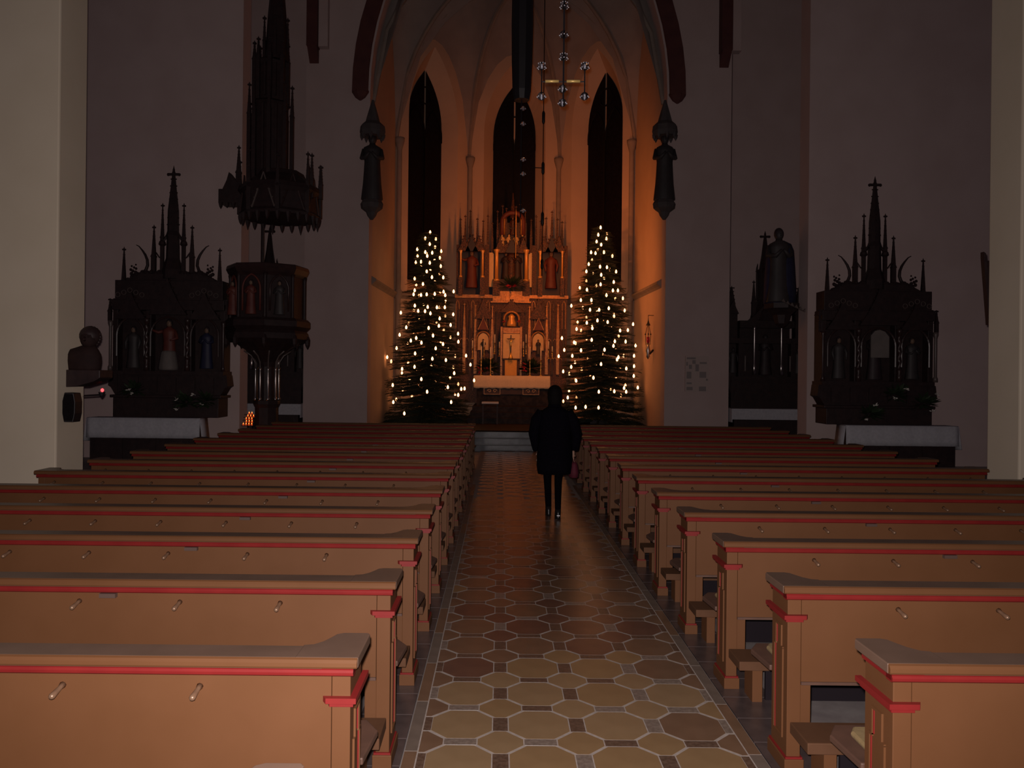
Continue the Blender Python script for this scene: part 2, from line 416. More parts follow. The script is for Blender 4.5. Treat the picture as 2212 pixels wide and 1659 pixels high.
# shafts + vault
ZS, ZK = 9.9, 15.2
def ribz(t): return ZS+(ZK-ZS)*sqrt(max(0, 1-(1-t)**2))
def ribp(c, k, t): return (c[0]+(k[0]-c[0])*t, c[1]+(k[1]-c[1])*t, ribz(t))
def prof(s):
    q = min(s, 1-s)*2
    return (1-(1-q)**2)**.6
vb = MB()
def web(c0, c1, key, H=3.9):
    N, Q_ = 8, 10
    g = []
    for i in range(N+1):
        t = .999*i/N; a, b = ribp(c0, key, t), ribp(c1, key, t); row = []
        for j in range(Q_+1):
            s = j/Q_; row.append((a[0]+(b[0]-a[0])*s, a[1]+(b[1]-a[1])*s, min(a[2]+H*(1-t)**1.5*prof(s), 15.6)))
        g.append(row)
    n = len(vb.v)
    for r in g: vb.v.extend(r)
    for i in range(N):
        for j in range(Q_):
            vb.f.append((n+i*(Q_+1)+j, n+i*(Q_+1)+j+1, n+(i+1)*(Q_+1)+j+1, n+(i+1)*(Q_+1)+j))
E0, E1 = (JL, YA+.5), (JR, YA+.5)
K1, K2 = (AX, 26.7), (AX, 24.6)
web(CA, CB, K1); web(CB, CC, K1); web(CC, CD, K1)
web(E0, CA, K2); web(CD, E1, K2)
web(CA, CD, K2, 5.2); web(E0, E1, K2, 5.2)
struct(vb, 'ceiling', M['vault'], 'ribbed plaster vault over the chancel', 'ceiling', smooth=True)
for i, (c, k) in enumerate(((CA, K1), (CB, K1), (CC, K1), (CD, K1), (E0, K2), (CA, K2), (CD, K2), (E1, K2))):
    mb = MB(); mb.tube([tuple(p if q < 2 else p-.07 for q, p in enumerate(ribp(c, k, t/12))) for t in range(13)], .075, 6)
    struct(mb, 'trim_%d' % (20+i), M['rib'], 'slender stone vault rib of the chancel', 'vault rib')['group'] = 'chancel vault ribs'
for i, c in enumerate((CA, CB, CC, CD)):
    kx, ky = c[0]+(AX-c[0])*.035, c[1]+(25.5-c[1])*.035
    mb = MB(); mb.lathe([(.13, .95), (.13, 1.2), (.085, 1.3), (.085, 4.5), (.14, 4.6), (.14, 4.75), (.085, 4.85), (.085, 9.55), (.10, 9.6), (.17, 9.85), (.17, 9.95)], kx, ky, 10)
    struct(mb, 'trim_%d' % (30+i), M['rib'], ('slender wall shaft of the apse nearest the pulpit', 'slender apse shaft on the pulpit side of the high altar', 'slender apse shaft on the hymn board side of the high altar', 'slender wall shaft of the apse nearest the hanging red lamp')[i], 'shaft', smooth=True)
mb = MB(); N = 12
pr = [(AX+10*cos(pi*k/N), 13.2+5.5*sin(pi*k/N)) for k in range(N+1)]
n0 = len(mb.v)
for y in (-6, 22.3): mb.v += [(x, y, z) for x, z in pr]
for k in range(N): mb.f.append((n0+k, n0+k+1, n0+N+1+k+1, n0+N+1+k))
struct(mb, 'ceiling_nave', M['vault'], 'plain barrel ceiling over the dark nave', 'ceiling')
# chancel floor and steps
mb = MB(); mb.box(-6.4, 7.3, 21.13, 30, -.2, .45)
struct(mb, 'floor_chancel', M['stone_dark'], 'raised dark stone floor of the chancel', 'floor')
for i in range(3):
    y = 20.4+.35*i
    mb = MB(); mb.box(-2.7, 3.6, y, y+.36 if i < 2 else 21.125, -.01, .15*(i+1)-.03)
    mb.prism([(y-.03, .15*(i+1)-.03), (y-.03, .15*(i+1)-.008), (y-.02, .15*(i+1)), (y+.37, .15*(i+1)), (y+.37, .15*(i+1)-.03)], 'x', -2.7, 3.6)
    struct(mb, 'floor_step_%d' % (i+1), M['step'], ('lowest', 'middle', 'topmost')[i]+' polished stone step up to the chancel', 'step')
for i in range(3):
    mb = MB(); mb.box(AX-1.45+.06*i, AX+1.45-.06*i, 24.6+.32*i, 28.2, .45+.17*i, .62+.17*i)
    struct(mb, 'floor_altar_step_%d' % (i+1), M['stone_dark'], ('lowest', 'middle', 'topmost')[i]+' dark step in front of the high altar', 'step')
# ================================================================== PEWS
def make_pew(sg, x0, D, label):
    X = lambda s: x0+sg*s
    L = 4.22
    r = thing('church_pew', (x0, D, 0), label, 'pew', 'church pews')
    def bx(mb, s0, s1, y0, y1, z0, z1): mb.box(X(s0), X(s1), D+y0, D+y1, z0, z1); return mb
    mb = MB(); pr = [(.004, .893), (0, .90), (0, .917), (.006, .926), (.018, .93), (.135, .93), (.143, .926), (.146, .918), (.146, .893)]
    mb.prism([(D+a, b) for a, b in pr], 'x', X(.10), X(L-.10)); mb.build('top_rail', M['pewtop'], r)
    lip = MB(); lip.prism([(D+a, b) for a, b in [(-.001, .896), (-.004, .902), (-.004, .916), (.003, .926), (.012, .9306), (.012, .896)]], 'x', X(-.028), X(L+.028))
    lip.build('rail_edge', M['pew'], r)
    for e in (0, 1):
        q = (lambda s: s) if e == 0 else (lambda s: L-s)
        mb = MB(); pl = [(-.03, .012), (-.03, .275), (-.02, .29), (.075, .29), (.10, .275), (.115, .235), (.135, .19), (.165, .155), (.20, .146), (.20, .012)]
        mb.prism([(X(q(a)), D+b) for a, b in pl], 'z', .893, .9312)
        mb.build('end_cap', M['pewtop'], r, bevel=.004)
    mb = MB(); mb.prism([(D+a, b) for a, b in [(.02, .860), (.012, .866), (.010, .876), (.016, .884), (.012, .893), (.06, .893), (.06, .860)]], 'x', X(-.012), X(L+.012))
    mb.build('red_moulding', M['pewred'], r)
    bx(MB(), .07, L-.07, .032, .062, .45, .862).build('back_panel', M['pew'], r)
    bx(MB(), .07, L-.07, .028, .068, .434, .449).build('lower_trim', M['pewbrown'], r)
    for e in (0, 1):
        q = (lambda s: s) if e == 0 else (lambda s: L-s)
        mb = MB(); bx(mb, q(0), q(.068), .03, .25, .068, .862); bx(mb, q(.069), q(.13), .06, .12, .19, .449)
        en = mb.build('bench_end', M['pew'], r, bevel=.003)
        bx(MB(), q(-.014), q(.082), .014, .268, 0, .068).build('base_block', M['pew'], en, bevel=.003)
        bx(MB(), q(-.008), q(.076), .020, .262, .068, .078).build('base_trim', M['pewred'], en)
        mb = MB(); mb.prism([(X(q(a)), D+b) for a, b in [(-.024, .006), (-.024, .285), (0, .285), (0, .03), (.10, .03), (.086, .006)]], 'z', .765, .785)
        mb.prism([(X(q(a)), D+b) for a, b in [(-.012, .018), (-.012, .270), (0, .270), (0, .03), (.08, .03), (.074, .018)]], 'z', .75, .765)
        mb.build('red_band', M['pewred'], en)
        mb = MB(); bx(mb, q(-.012), q(0), .02, .255, .866, .891); mb.build('red_edge', M['pewred'], en)
        if e == 0:
            mb = MB()
            for (a, b, c, d) in ((.080, .090, .16, .60), (.195, .205, .16, .60), (.080, .205, .15, .16), (.10, .11, .60, .70), (.175, .185, .60, .70), (.10, .185, .70, .71), (.080, .11, .595, .605), (.175, .205, .595, .605)):
                bx(mb, -.008, 0, a, b, c, d)
            mb.build('panel_moulding', M['pew'], en)
            mb = MB()
            for (a, b, c, d) in ((.091, .097, .16, .60), (.188, .194, .16, .60), (.111, .117, .605, .70), (.168, .174, .605, .70)):
                bx(mb, -.004, 0, a, b, c, d)
            mb.build('red_bead', M['pewred'], en)
    mb = MB(); mb.prism([(X(a), D+b) for a, b in [(-.01, .255), (-.03, .50), (.03, .60), (L-.03, .60), (L+.03, .50), (L+.01, .255), (L-.07, .25), (L-.07, .07), (.07, .07), (.07, .25)]], 'z', .42, .45)
    mb.build('seat', M['pewbrown'], r, bevel=.006)
    mb = MB(); mb.prism([(X(a), D+b) for a, b in [(.085, .12), (.085, .30), (.05, .33), (.05, .48), (.08, .53), (L-.08, .53), (L-.08, .12)]], 'z', .45, .476)
    mb.build('seat_pad', M['pad'], r, bevel=.01)
    mb = MB(); bx(mb, .015, L-.03, -.20, .03, .195, .25)
    kn = mb.build('kneeler', M['kneel'], r, bevel=.005)
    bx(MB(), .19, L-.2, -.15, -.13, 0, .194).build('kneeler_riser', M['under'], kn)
    for s in (.10, 1.40, 2.75, 4.05):
        bx(MB(), s, s+.06, -.18, -.03, 0, .195).build('kneeler_leg', M['pew'], kn)
    for k in range(8):
        s = .55+.5*k; mb = MB()
        y, z = D+.032, .815
        mb.tube([(X(s), y, z), (X(s), y-.02, z-.004), (X(s), y-.05, z-.010), (X(s), y-.072, z-.014), (X(s), y-.080, z-.015)], [.013, .0085, .0105, .012, .007], 8)
        mb.build('peg', M['peg'], r, smooth=True)
    bx(MB(), 1.36, 1.44, .004, .030, .838, .859).build('rail_bracket', M['bracket'], r)
    index_tree(r)
    return r
ORD = ['front', 'front']
nth = ['first', 'second', 'third', 'fourth', 'fifth', 'sixth', 'seventh', 'eighth', 'ninth', 'tenth', 'eleventh', 'twelfth', 'thirteenth', 'fourteenth', 'fifteenth']
for sg, x0, side in ((-1, -.533, 'pulpit'), (1, 1.446, 'hymn board')):
    proto = None
    for n in range(-1, 14):
        if sg > 0 and n < 0: continue
        k = n if sg > 0 else n+1
        D = 2.84+1.05*n
        if n == 13: lab = 'tan pew closest to the chancel steps, %s side of the aisle' % side
        elif n == -1: lab = 'tan wooden pew cut by the bottom edge of the picture, only its rail end showing'
        elif n == 0: lab = 'largest tan pew with red moulding, %s side of the aisle' % side
        else: lab = 'tan pew, %s side of the aisle, %s row behind the largest pew' % (side, nth[n-1])
        if proto is None:
            proto = make_pew(sg, x0, D, lab); proto_o = proto
        else:
            c = copy_tree(proto); c.location = (x0, D, 0); c['label'] = lab
# ================================================================== carved pieces
def pinnacle(mb, x, y, z0, z1, w, crock=5, cross=True, shaft=.45):
    h = z1-z0; zs = z0+h*shaft
    mb.box(x-w, x+w, y-w, y+w, z0, zs)
    for s in (-1, 1):
        mb.prism([(x-w*1.25, zs-.02), (x+w*1.25, zs-.02), (x, zs+w*2.4)], 'y', y-w*1.25, y+w*1.25)
        break
    zt = z1-min(.07, h*.07)
    b = [(x-w*.9, y-w*.9, zs), (x+w*.9, y-w*.9, zs), (x+w*.9, y+w*.9, zs), (x-w*.9, y+w*.9, zs)]
    e = w*.14+.004
    t = [(x-e, y-e, zt), (x+e, y-e, zt), (x+e, y+e, zt), (x-e, y+e, zt)]
    mb.loft([b, t])
    for k in range(crock):
        f = (k+.6)/crock*.92; r = w*.9*(1-f)+e*f; z = zs+(zt-zs)*f; q = max(.012, w*.22)
        mb.box(x-r-q, x+r+q, y-q*.5, y+q*.5, z-q*.4, z+q*.5)
        mb.box(x-q*.5, x+q*.5, y-r-q, y+r+q, z-q*.4, z+q*.5)
    if cross:
        q = max(.03, w*.55)
        mb.box(x-q, x+q, y-.014, y+.014, zt-.012, zt+.02); mb.box(x-.013, x+.013, y-q, y+q, zt-.012, zt+.02)
        mb.ball((x-q, y, zt+.004), .018, 6, 4); mb.ball((x+q, y, zt+.004), .018, 6, 4)
    mb.lathe([(.016, zt-.02), (.018, zt+.02), (.002, z1)], x, y, 6)
    return mb
def figure(mb, x, y, z0, h, w=None, arm='pray', fold=9):
    w = w or h*.155
    mb.lathe([(w*1.0, z0), (w*1.02, z0+h*.02), (w*.86, z0+h*.25), (w*.78, z0+h*.45), (w*.74, z0+h*.58), (w*.88, z0+h*.74), (w*.80, z0+h*.80), (w*.30, z0+h*.845), (w*.26, z0+h*.87)], x, y, 20, .72, fold=fold, fa=.06)
    if arm == 'pray':
        for s in (-1, 1):
            mb.tube([(x+s*w*.78, y, z0+h*.77), (x+s*w*.98, y-.04, z0+h*.64), (x+s*w*.55, y-w*.85, z0+h*.62), (x+s*w*.08, y-w*1.05, z0+h*.70)], [w*.26, w*.26, w*.20, w*.12], 7)
    elif arm == 'raise':
        mb.tube([(x-w*.7, y, z0+h*.77), (x-w*1.3, y-.05, z0+h*.74), (x-w*2.2, y-w*.6, z0+h*.80)], [w*.25, w*.22, w*.13], 7)
        mb.tube([(x+w*.78, y, z0+h*.77), (x+w*1.1, y-.04, z0+h*.62), (x+w*.5, y-w*.9, z0+h*.58)], [w*.26, w*.24, w*.13], 7)
    else:
        for s in (-1, 1):
            mb.tube([(x+s*w*.78, y, z0+h*.77), (x+s*w*1.1, y-.03, z0+h*.62), (x+s*w*.95, y-w*.5, z0+h*.45)], [w*.26, w*.24, w*.13], 7)
    return mb
def fhead(mb, x, y, z0, h, hair=True):
    r = h*.066
    mb.ball((x, y, z0+h*.925), r, 10, 8, .86, .95, 1.15)
    mb.tube([(x, y-r*.9, z0+h*.935), (x, y-r*1.12, z0+h*.915), (x, y-r*.9, z0+h*.91)], [r*.1, r*.16, r*.1], 5)
    return mb
def carved(parent, x, y, z0, h, m, arm='pray', hm='skin_stone', name='carved_figure', label=None):
    f = figure(MB(), x, y, z0, h, None, arm).build(name, m, parent, smooth=True, label=label)
    fhead(MB(), x, y, z0, h).build('head', M[hm], f, smooth=True)
    r = h*.07
    MB().ball((x, y+r*.18, z0+h*.94), r, 10, 7, .95, .95, 1.2).build('hair', M['robe_dark'], f, smooth=True)
    return f
def twisted(mb, x, y, z0, z1, r):
    n = 24
    rings = []
    for i in range(n+1):
        z = z0+(z1-z0)*i/n
        rings.append([(x+r*(1+.28*cos(2*(2*pi*j/10)-i*.9))*cos(2*pi*j/10), y+r*(1+.28*cos(2*(2*pi*j/10)-i*.9))*sin(2*pi*j/10), z) for j in range(10)])
    return mb.loft(rings)
def gable(mb, x, y0, y1, z0, hw, h):
    k = 10; ar = []
    for i in range(k+1):
        t = -1+2*i/k; ar.append((x+hw*t*.8, z0+h*.45*(1-abs(t)**2.2)))
    L = [(x-hw, z0), (x, z0+h), (x+hw, z0)]
    pts = [(x-hw, z0)]+[(x-hw*.55, z0+h*.36), (x-hw*.2, z0+h*.72), (x, z0+h), (x+hw*.2, z0+h*.72), (x+hw*.55, z0+h*.36)]+[(x+hw, z0)]
    mb.prism(pts[::-1]+ar[0:0], 'y', y0, y1)
    for i in range(5):
        for s in (-1, 1):
            f = (i+.5)/5; mb.ball((x+s*hw*(1-f)*(.8 if .2 < f < .8 else .95), (y0+y1)/2, z0+h*f+.02), .03, 6, 4)
    return mb
def flying_arc(mb, cx, y, pts, r):
    return mb.tube([(cx+a, y, z) for a, z in pts], r, 6)
# ---------------------------------------------------------------- large side altars
def side_altar(cx, zoff, sx, label, cloth_label, front_label, red_robe):
    Y = 17.05
    r = thing('side_altar', (cx, Y, 0), label, 'altar', 'carved gothic side altars')
    z = lambda v: v+zoff
    dw = M['darkwood']
    # table
    mb = MB(); mb.box(cx-1.10-sx*.33, cx+1.10-sx*.33, 16.62, 17.3, 0, .96)
    for k in range(3):
        mb.box(cx-sx*.33-1.0+k*.7, cx-sx*.33-.4+k*.7, 16.60, 16.63, .12, .62)
    mb.build('altar_block', M['darkwood'], r)
    mb = MB(); mb.box(cx-1.14, cx+1.14, 17.0, 17.6, .98, z(1.40)); mb.box(cx-1.20, cx+1.20, 16.97, 17.62, z(1.40), z(1.46)); mb.build('predella', dw, r, bevel=.01)
    mb = MB(); mb.box(cx-1.12, cx+1.12, 17.12, 17.6, z(1.46), z(1.9))
    for s in (-1, 1): mb.prism([(cx+s*1.1, z(1.40)), (cx+s*1.17, z(1.50)), (cx+s*1.24, z(1.62)), (cx+s*1.30, z(1.66)), (cx+s*1.27, z(1.90)), (cx+s*1.1, z(1.90))][::s], 'y', 17.1, 17.5)
    for k in range(5): mb.box(cx-1.0+k*.41, cx-.64+k*.41, 17.09, 17.13, z(1.52), z(1.84))
    mb.build('plinth_panel', dw, r)
    mb = MB(); mb.box(cx-1.22, cx+1.22, 17.05, 17.6, z(1.9), z(1.98)); mb.box(cx-1.18, cx+1.18, 17.35, 17.6, z(1.98), z(3.42)); mb.build('back_panel', dw, r)
    mb = MB()
    for a in (-1.16, -.44, .44, 1.16): mb.box(cx+a-.055, cx+a+.055, 17.12, 17.4, z(1.98), z(3.42))
    mb.box(cx-1.22, cx+1.22, 17.06, 17.5, z(3.30), z(3.52)); mb.box(cx-1.17, cx+1.17, 17.1, 17.55, z(3.52), z(3.95))
    mb.build('frame', dw, r, bevel=.008)
    for a in (-.80, 0, .80):
        mb = MB(); gable(mb, cx+a, 17.02, 17.12, z(3.10) if a else z(3.2), .34 if a else .42, .62 if a else .8); mb.build('gable', dw, r)
        mb = MB(); mb.tube([(cx+a+q, 17.06, zz) for q, zz in arch_pts(.30 if a else .37, z(2.3), z(2.75), z(3.15), 7)], .025, 6); mb.build('niche_arch', M['darkwood2'], r)
    for a in (-.44, .44):
        mb = MB(); twisted(mb, cx+a, 17.04, z(2.25), z(2.98), .042); mb.build('twisted_column', M['darkwood2'], r, smooth=True)
        mb = MB(); mb.lathe([(.06, z(1.98)), (.06, z(2.1)), (.045, z(2.14)), (.06, z(2.22)), (.045, z(2.26))], cx+a, 17.04, 8); mb.build('column_foot', M['darkwood2'], r, smooth=True); mb = MB(); mb.lathe([(.04, z(2.97)), (.065, z(3.07)), (.065, z(3.12))], cx+a, 17.04, 8); mb.build('capital', M['darkwood2'], r, smooth=True)
    for s in (-1, 1):
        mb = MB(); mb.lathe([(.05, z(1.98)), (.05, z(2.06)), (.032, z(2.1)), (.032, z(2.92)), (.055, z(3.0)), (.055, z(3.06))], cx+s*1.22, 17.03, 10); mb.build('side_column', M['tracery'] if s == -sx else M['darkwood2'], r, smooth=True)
        mb = MB(); pinnacle(mb, cx+s*1.27, 17.1, z(3.06), z(3.55), .035, 3); mb.build('pinnacle', dw, r)
        mb = MB(); mb.prism([(cx+s*1.19, z(3.42)), (cx+s*1.27, z(3.42)), (cx+s*1.24, z(3.52)), (cx+s*1.19, z(3.55))][::s], 'y', 17.1, 17.4); mb.build('shoulder', dw, r)
    carved(r, cx-.02, 17.2, z(2.02), 1.08, M['robe_red'] if red_robe else M['robe_dark'], 'raise' if red_robe else 'pray')
    if red_robe:
        mb = MB(); mb.lathe([(.19, z(2.0)), (.20, z(2.05)), (.175, z(2.22)), (.15, z(2.38)), (.13, z(2.42))], cx-.02, 17.165, 18, .75, fold=7, fa=.09); mb.build('white_alb', M['robe_white'], r, smooth=True)
    else:
        mb = MB(); mb.prism([(cx-.19, z(2.50)), (cx+.20, z(2.50)), (cx+.20, z(2.95)), (cx+.11, z(3.06)), (cx, z(3.1)), (cx-.1, z(3.08)), (cx-.19, z(2.98))], 'y', 17.00, 17.03); mb.build('painted_panel', M['robe_white'], r)
    carved(r, cx-.80, 17.2, z(2.04), .9, M['robe_grey'], 'hang'); carved(r, cx+.80, 17.2, z(2.04), .9, M['robe_blue'] if red_robe else M['robe_grey'], 'pray')
    # tracery above side niches
    for a in (-.80, .80):
        mb = MB()
        for q in range(5):
            mb.tube([(cx+a-.26+.13*q+.05*cos(t*pi/4), 17.0, z(3.62)+.05*sin(t*pi/4)+.05*(2-abs(q-2))) for t in range(9)], .009, 4)
        mb.build('tracery', M['tracery'], r)
    # crest
    mb = MB()
    top = [(-1.17, 3.5), (-1.12, 3.82), (-.95, 3.98), (-.80, 4.06), (-.62, 4.10), (.62, 4.10), (.80, 4.06), (.95, 3.98), (1.12, 3.82), (1.17, 3.5)]
    mb.prism([(cx+a, z(b)) for a, b in top], 'y', 17.18, 17.5)
    random.seed(3)
    for k in range(44):
        a = -1.1+2.2*k/43; b = 4.08-.32*max(0, (abs(a)-.6)/.5)**1.6
        mb.ball((cx+a, 17.2+.1*random.random(), z(b+.02+.05*random.random())), .035+.03*random.random(), 6, 4)
    mb.build('crest', dw, r)
    for s in (-1, 1):
        mb = MB()
        for q in range(9):
            mb.ball((cx+s*(.84+.06*sin(q*2.1)), 17.25+.03*cos(q), z(4.08+.028*q)), .045-.003*q, 6, 4)
        mb.build('foliage_finial', dw, r)
        mb = MB(); pinnacle(mb, cx+s*1.05, 17.25, z(3.6), z(4.70), .045, 5, shaft=.3); mb.build('pinnacle', dw, r)
        mb = MB(); pinnacle(mb, cx+s*.42, 17.3, z(4.0), z(5.20), .045, 6, shaft=.42); mb.build('pinnacle', dw, r)
        mb = MB(); pinnacle(mb, cx+s*.235, 17.3, z(4.0), z(5.68), .036, 6, shaft=.55); mb.lathe([(.02, z(4.70)), (.085, z(4.76)), (.07, z(4.82)), (.03, z(4.86))], cx+s*.235, 17.3, 8); mb.build('pinnacle', dw, r)
        mb = MB(); mb.tube([(cx+s*a, 17.28, z(b)) for a, b in ((.80, 4.745), (.735, 4.71), (.66, 4.62), (.60, 4.53), (.555, 4.42), (.545, 4.30), (.58, 4.20), (.66, 4.10), (.74, 4.04))], [.008, .012, .02, .026, .03, .032, .034, .036, .036], 6); mb.build('curved_crocket', dw, r, smooth=True)
        mb = MB(); mb.tube([(cx+s*a, 17.3, z(b)) for a, b in ((.40, 4.62), (.34, 4.54), (.30, 4.48), (.24, 4.46))], .016, 5)
        mb.tube([(cx+s*a, 17.3, z(b)) for a, b in ((.24, 4.80), (.18, 4.88), (.12, 4.98))], .03, 5); mb.build('flying_buttress', dw, r)
    mb = MB()
    sp = [(.19, 4.0), (.19, 4.2), (.125, 4.45), (.115, 4.9), (.13, 4.95), (.105, 5.05), (.10, 5.5), (.055, 6.0), (.025, 6.35), (.02, 6.42)]
    mb.lathe([(a*1.15, z(b)) for a, b in sp], cx, 17.3, 8, 1, pi/8)
    for b in (5.2, 5.35, 5.5, 5.63, 5.76, 5.9, 6.05, 6.2):
        w_ = max(.03, .105-(b-5.2)*.075)+.035; mb.box(cx-w_, cx+w_, 17.29, 17.31, z(b)-.012, z(b)+.012); mb.box(cx-.01, cx+.01, 17.3-w_, 17.3+w_, z(b)-.012, z(b)+.012)
    mb.box(cx-.12, cx+.12, 17.28, 17.32, z(6.28), z(6.33)); mb.ball((cx-.12, 17.3, z(6.30)), .035, 6, 4); mb.ball((cx+.12, 17.3, z(6.30)), .035, 6, 4); mb.ball((cx, 17.3, z(6.33)), .045, 6, 4); mb.lathe([(.02, z(6.35)), (.02, z(6.42)), (.002, z(6.50))], cx, 17.3, 6)
    mb.build('spire', dw, r)
    # cloth
    c0 = cx-sx*.28
    mb = MB(); N = 26
    fr = [(c0-1.19+2.38*i/N, 16.56-.008*sin(i*1.9)-.004*sin(i*.7)) for i in range(N+1)]
    n = len(mb.v)
    rows = []
    for zz, dy in ((.975, .5), (.982, .02), (.97, 0), (.82, -.006), (.68, -.010), (.565, -.012)):
        rows.append([(x, y+dy, zz) for x, y in fr])
    for rw in rows: mb.v += rw
    for i in range(len(rows)-1):
        for j in range(N): mb.f.append((n+i*(N+1)+j, n+i*(N+1)+j+1, n+(i+1)*(N+1)+j+1, n+(i+1)*(N+1)+j))
    for s in (-1, 1):
        xs = c0+s*1.19
        mb.quad((xs, 16.56, .975), (xs+s*.06, 16.55, .50), (xs+s*.06, 17.0, .46), (xs, 17.0, .975))
    o = mb.build('altar_cloth', M['linen'], smooth=True); so = o.modifiers.new('thick', 'SOLIDIFY'); so.thickness = .008
    tag(o, cloth_label, 'cloth', 'side altar cloths')
    return r
side_altar(at(372, 700, 17.3)[0], 0.0, 1, 'dark carved gothic altar in front of the bust pier wall, red-robed figure in its niche', 'white cloth hanging over the altar that stands between the bust and the pulpit', '', True)
side_altar(at(1887, 700, 17.3)[0], -.07, -1, 'dark carved gothic altar with a pale picture in its niche, beside the blue-cloaked statue', 'white cloth hanging over the altar with the pale picture', '', False)
# ---------------------------------------------------------------- smaller altars in the bays
def small_altar(cx, label, cloth_label):
    Y = 22.75; dw = M['darkwood']
    r = thing('bay_altar', (cx, Y, 0), label, 'altar', 'smaller gothic altars in the side bays')
    mb = MB(); mb.box(cx-1.05, cx+1.05, 22.05, 22.7, 0, 1.08); mb.build('altar_block', M['darkwood'], r)
    mb = MB(); mb.box(cx-1.0, cx+1.0, 22.55, 23.1, 1.1, 2.0); mb.prism([(cx-1.0, 1.5), (cx-1.0, 2.1), (cx-1.22, 2.25), (cx-1.2, 2.05), (cx-1.08, 1.9)], 'y', 22.6, 23.0); mb.prism([(cx+1.0, 1.5), (cx+1.08, 1.9), (cx+1.2, 2.05), (cx+1.22, 2.25), (cx+1.0, 2.1)], 'y', 22.6, 23.0); mb.build('predella', dw, r)
    mb = MB(); mb.box(cx-1.15, cx+1.15, 22.75, 23.1, 2.0, 3.0); mb.box(cx-.72, cx+.72, 22.7, 23.1, 3.0, 3.62); mb.build('back_panel', dw, r)
    mb = MB()
    for a in (-1.15, -.75, .75, 1.15): mb.box(cx+a-.06, cx+a+.06, 22.5, 22.8, 2.0, 3.0)
    mb.box(cx-1.2, cx+1.2, 22.48, 22.9, 2.95, 3.1); mb.box(cx-.78, cx+.78, 22.48, 22.9, 3.4, 3.6); mb.build('frame', dw, r)
    for a in (-.385, .385):
        mb = MB(); mb.lathe([(.06, 2.05), (.06, 2.3), (.036, 2.36), (.036, 3.36), (.06, 3.44)], cx+a, 22.42, 10); mb.build('column', M['silver'], r, smooth=True)
    for a in (-.64, .64):
        mb = MB(); mb.lathe([(.04, 2.15), (.026, 2.2), (.026, 2.55), (.04, 2.6)], cx+a, 22.42, 8); mb.build('colonnette', M['tracery'], r, smooth=True)
    carved(r, cx, 22.62, 2.05, 1.15, M['robe_dark'], 'pray', 'robe_grey'); carved(r, cx-.93, 22.6, 2.1, .72, M['robe_grey'], 'hang', 'robe_grey'); carved(r, cx+.93, 22.6, 2.1, .72, M['robe_grey'], 'hang', 'robe_grey')
    mb = MB(); gable(mb, cx, 22.46, 22.56, 3.45, .74, .75); mb.build('gable', dw, r)
    for s in (-1, 1):
        mb = MB(); pinnacle(mb, cx+s*.97, 22.7, 2.95, 4.62, .14, 6, shaft=.52); mb.build('pinnacle', dw, r)
        mb = MB(); pinnacle(mb, cx+s*1.19, 22.6, 2.9, 3.55, .04, 3); mb.build('pinnacle', dw, r)
        mb = MB(); pinnacle(mb, cx+s*.36, 22.6, 3.6, 4.78, .055, 5); mb.build('pinnacle', dw, r)
    mb = MB(); mb.lathe([(.42, 3.6), (.36, 3.85), (.24, 4.1), (.21, 4.35), (.22, 5.0), (.26, 5.06), (.16, 5.12), (.10, 5.5), (.05, 5.95), (.02, 6.1)], cx, 22.75, 8, 1, pi/8)
    for k in range(8):
        t = 2*pi*k/8; mb.tube([(cx+.23*cos(t), 22.75+.23*sin(t), 4.2), (cx+.23*cos(t), 22.75+.23*sin(t), 5.12), (cx+.21*cos(t), 22.75+.21*sin(t), 5.28)], [.022, .022, .004], 5)
    mb.box(cx-.12, cx+.12, 22.73, 22.77, 6.02, 6.08); mb.lathe([(.03, 6.05), (.03, 6.12), (.003, 6.22)], cx, 22.75, 6); mb.ball((cx-.12, 22.75, 6.05), .04, 6, 4); mb.ball((cx+.12, 22.75, 6.05), .04, 6, 4)
    mb.build('spire', dw, r)
    mb = MB(); mb.box(cx-1.12, cx+1.12, 21.98, 22.5, 1.083, 1.10); mb.box(cx-1.12, cx+1.12, 21.97, 21.99, .80, 1.10); mb.box(cx-1.14, cx-1.12, 21.97, 22.5, .72, 1.10); mb.box(cx+1.12, cx+1.14, 21.97, 22.5, .72, 1.10)
    tag(mb.build('altar_cloth', M['linen']), cloth_label, 'cloth', 'side altar cloths')
small_altar(at(580, 700, 22.7)[0], 'dark gothic altar in the bay hidden behind the pulpit', 'white cloth on the altar behind the pulpit stem')
small_altar(at(1652, 700, 22.7)[0], 'dark gothic altar with two bright slender columns, below the blue-cloaked statue', 'white cloth on the altar with two bright slender columns')
# ---------------------------------------------------------------- blue-cloaked statue on the pier edge
sx_, sy_ = at(1697, 600, 18.62)[0]-.17, 18.60
r = thing('robed_statue', (sx_, sy_, 3.6), 'robed statue in a dark blue cloak on a bracket above the bay altar', 'statue')
carved(r, sx_-.02, sy_-.05, 3.75, 1.72, M['robe_grey'], 'pray', 'robe_grey', 'figure_body')
mb = MB(); mb.lathe([(.37, 3.72), (.36, 4.1), (.33, 4.6), (.30, 5.0), (.24, 5.15), (.10, 5.22)], sx_+.06, sy_+.08, 18, .75, fold=6, fa=.07); mb.build('blue_cloak', M['robe_blue'], r, smooth=True)
mb = MB(); mb.lathe([(.04, 3.15), (.16, 3.25), (.22, 3.45), (.36, 3.58), (.42, 3.6), (.42, 3.72)], sx_+.08, sy_, 8); mb.build('bracket', M['darkwood'], r)
mb = MB()
for k in range(6): mb.prism([(sx_-.1+.1*k, 3.74-.045*k), (sx_+.0+.1*k, 3.70-.045*k), (sx_-.05+.1*k, 3.80-.045*k)], 'y', sy_-.48, sy_-.44)
mb.build('leaf_carving', M['tracery'], r)
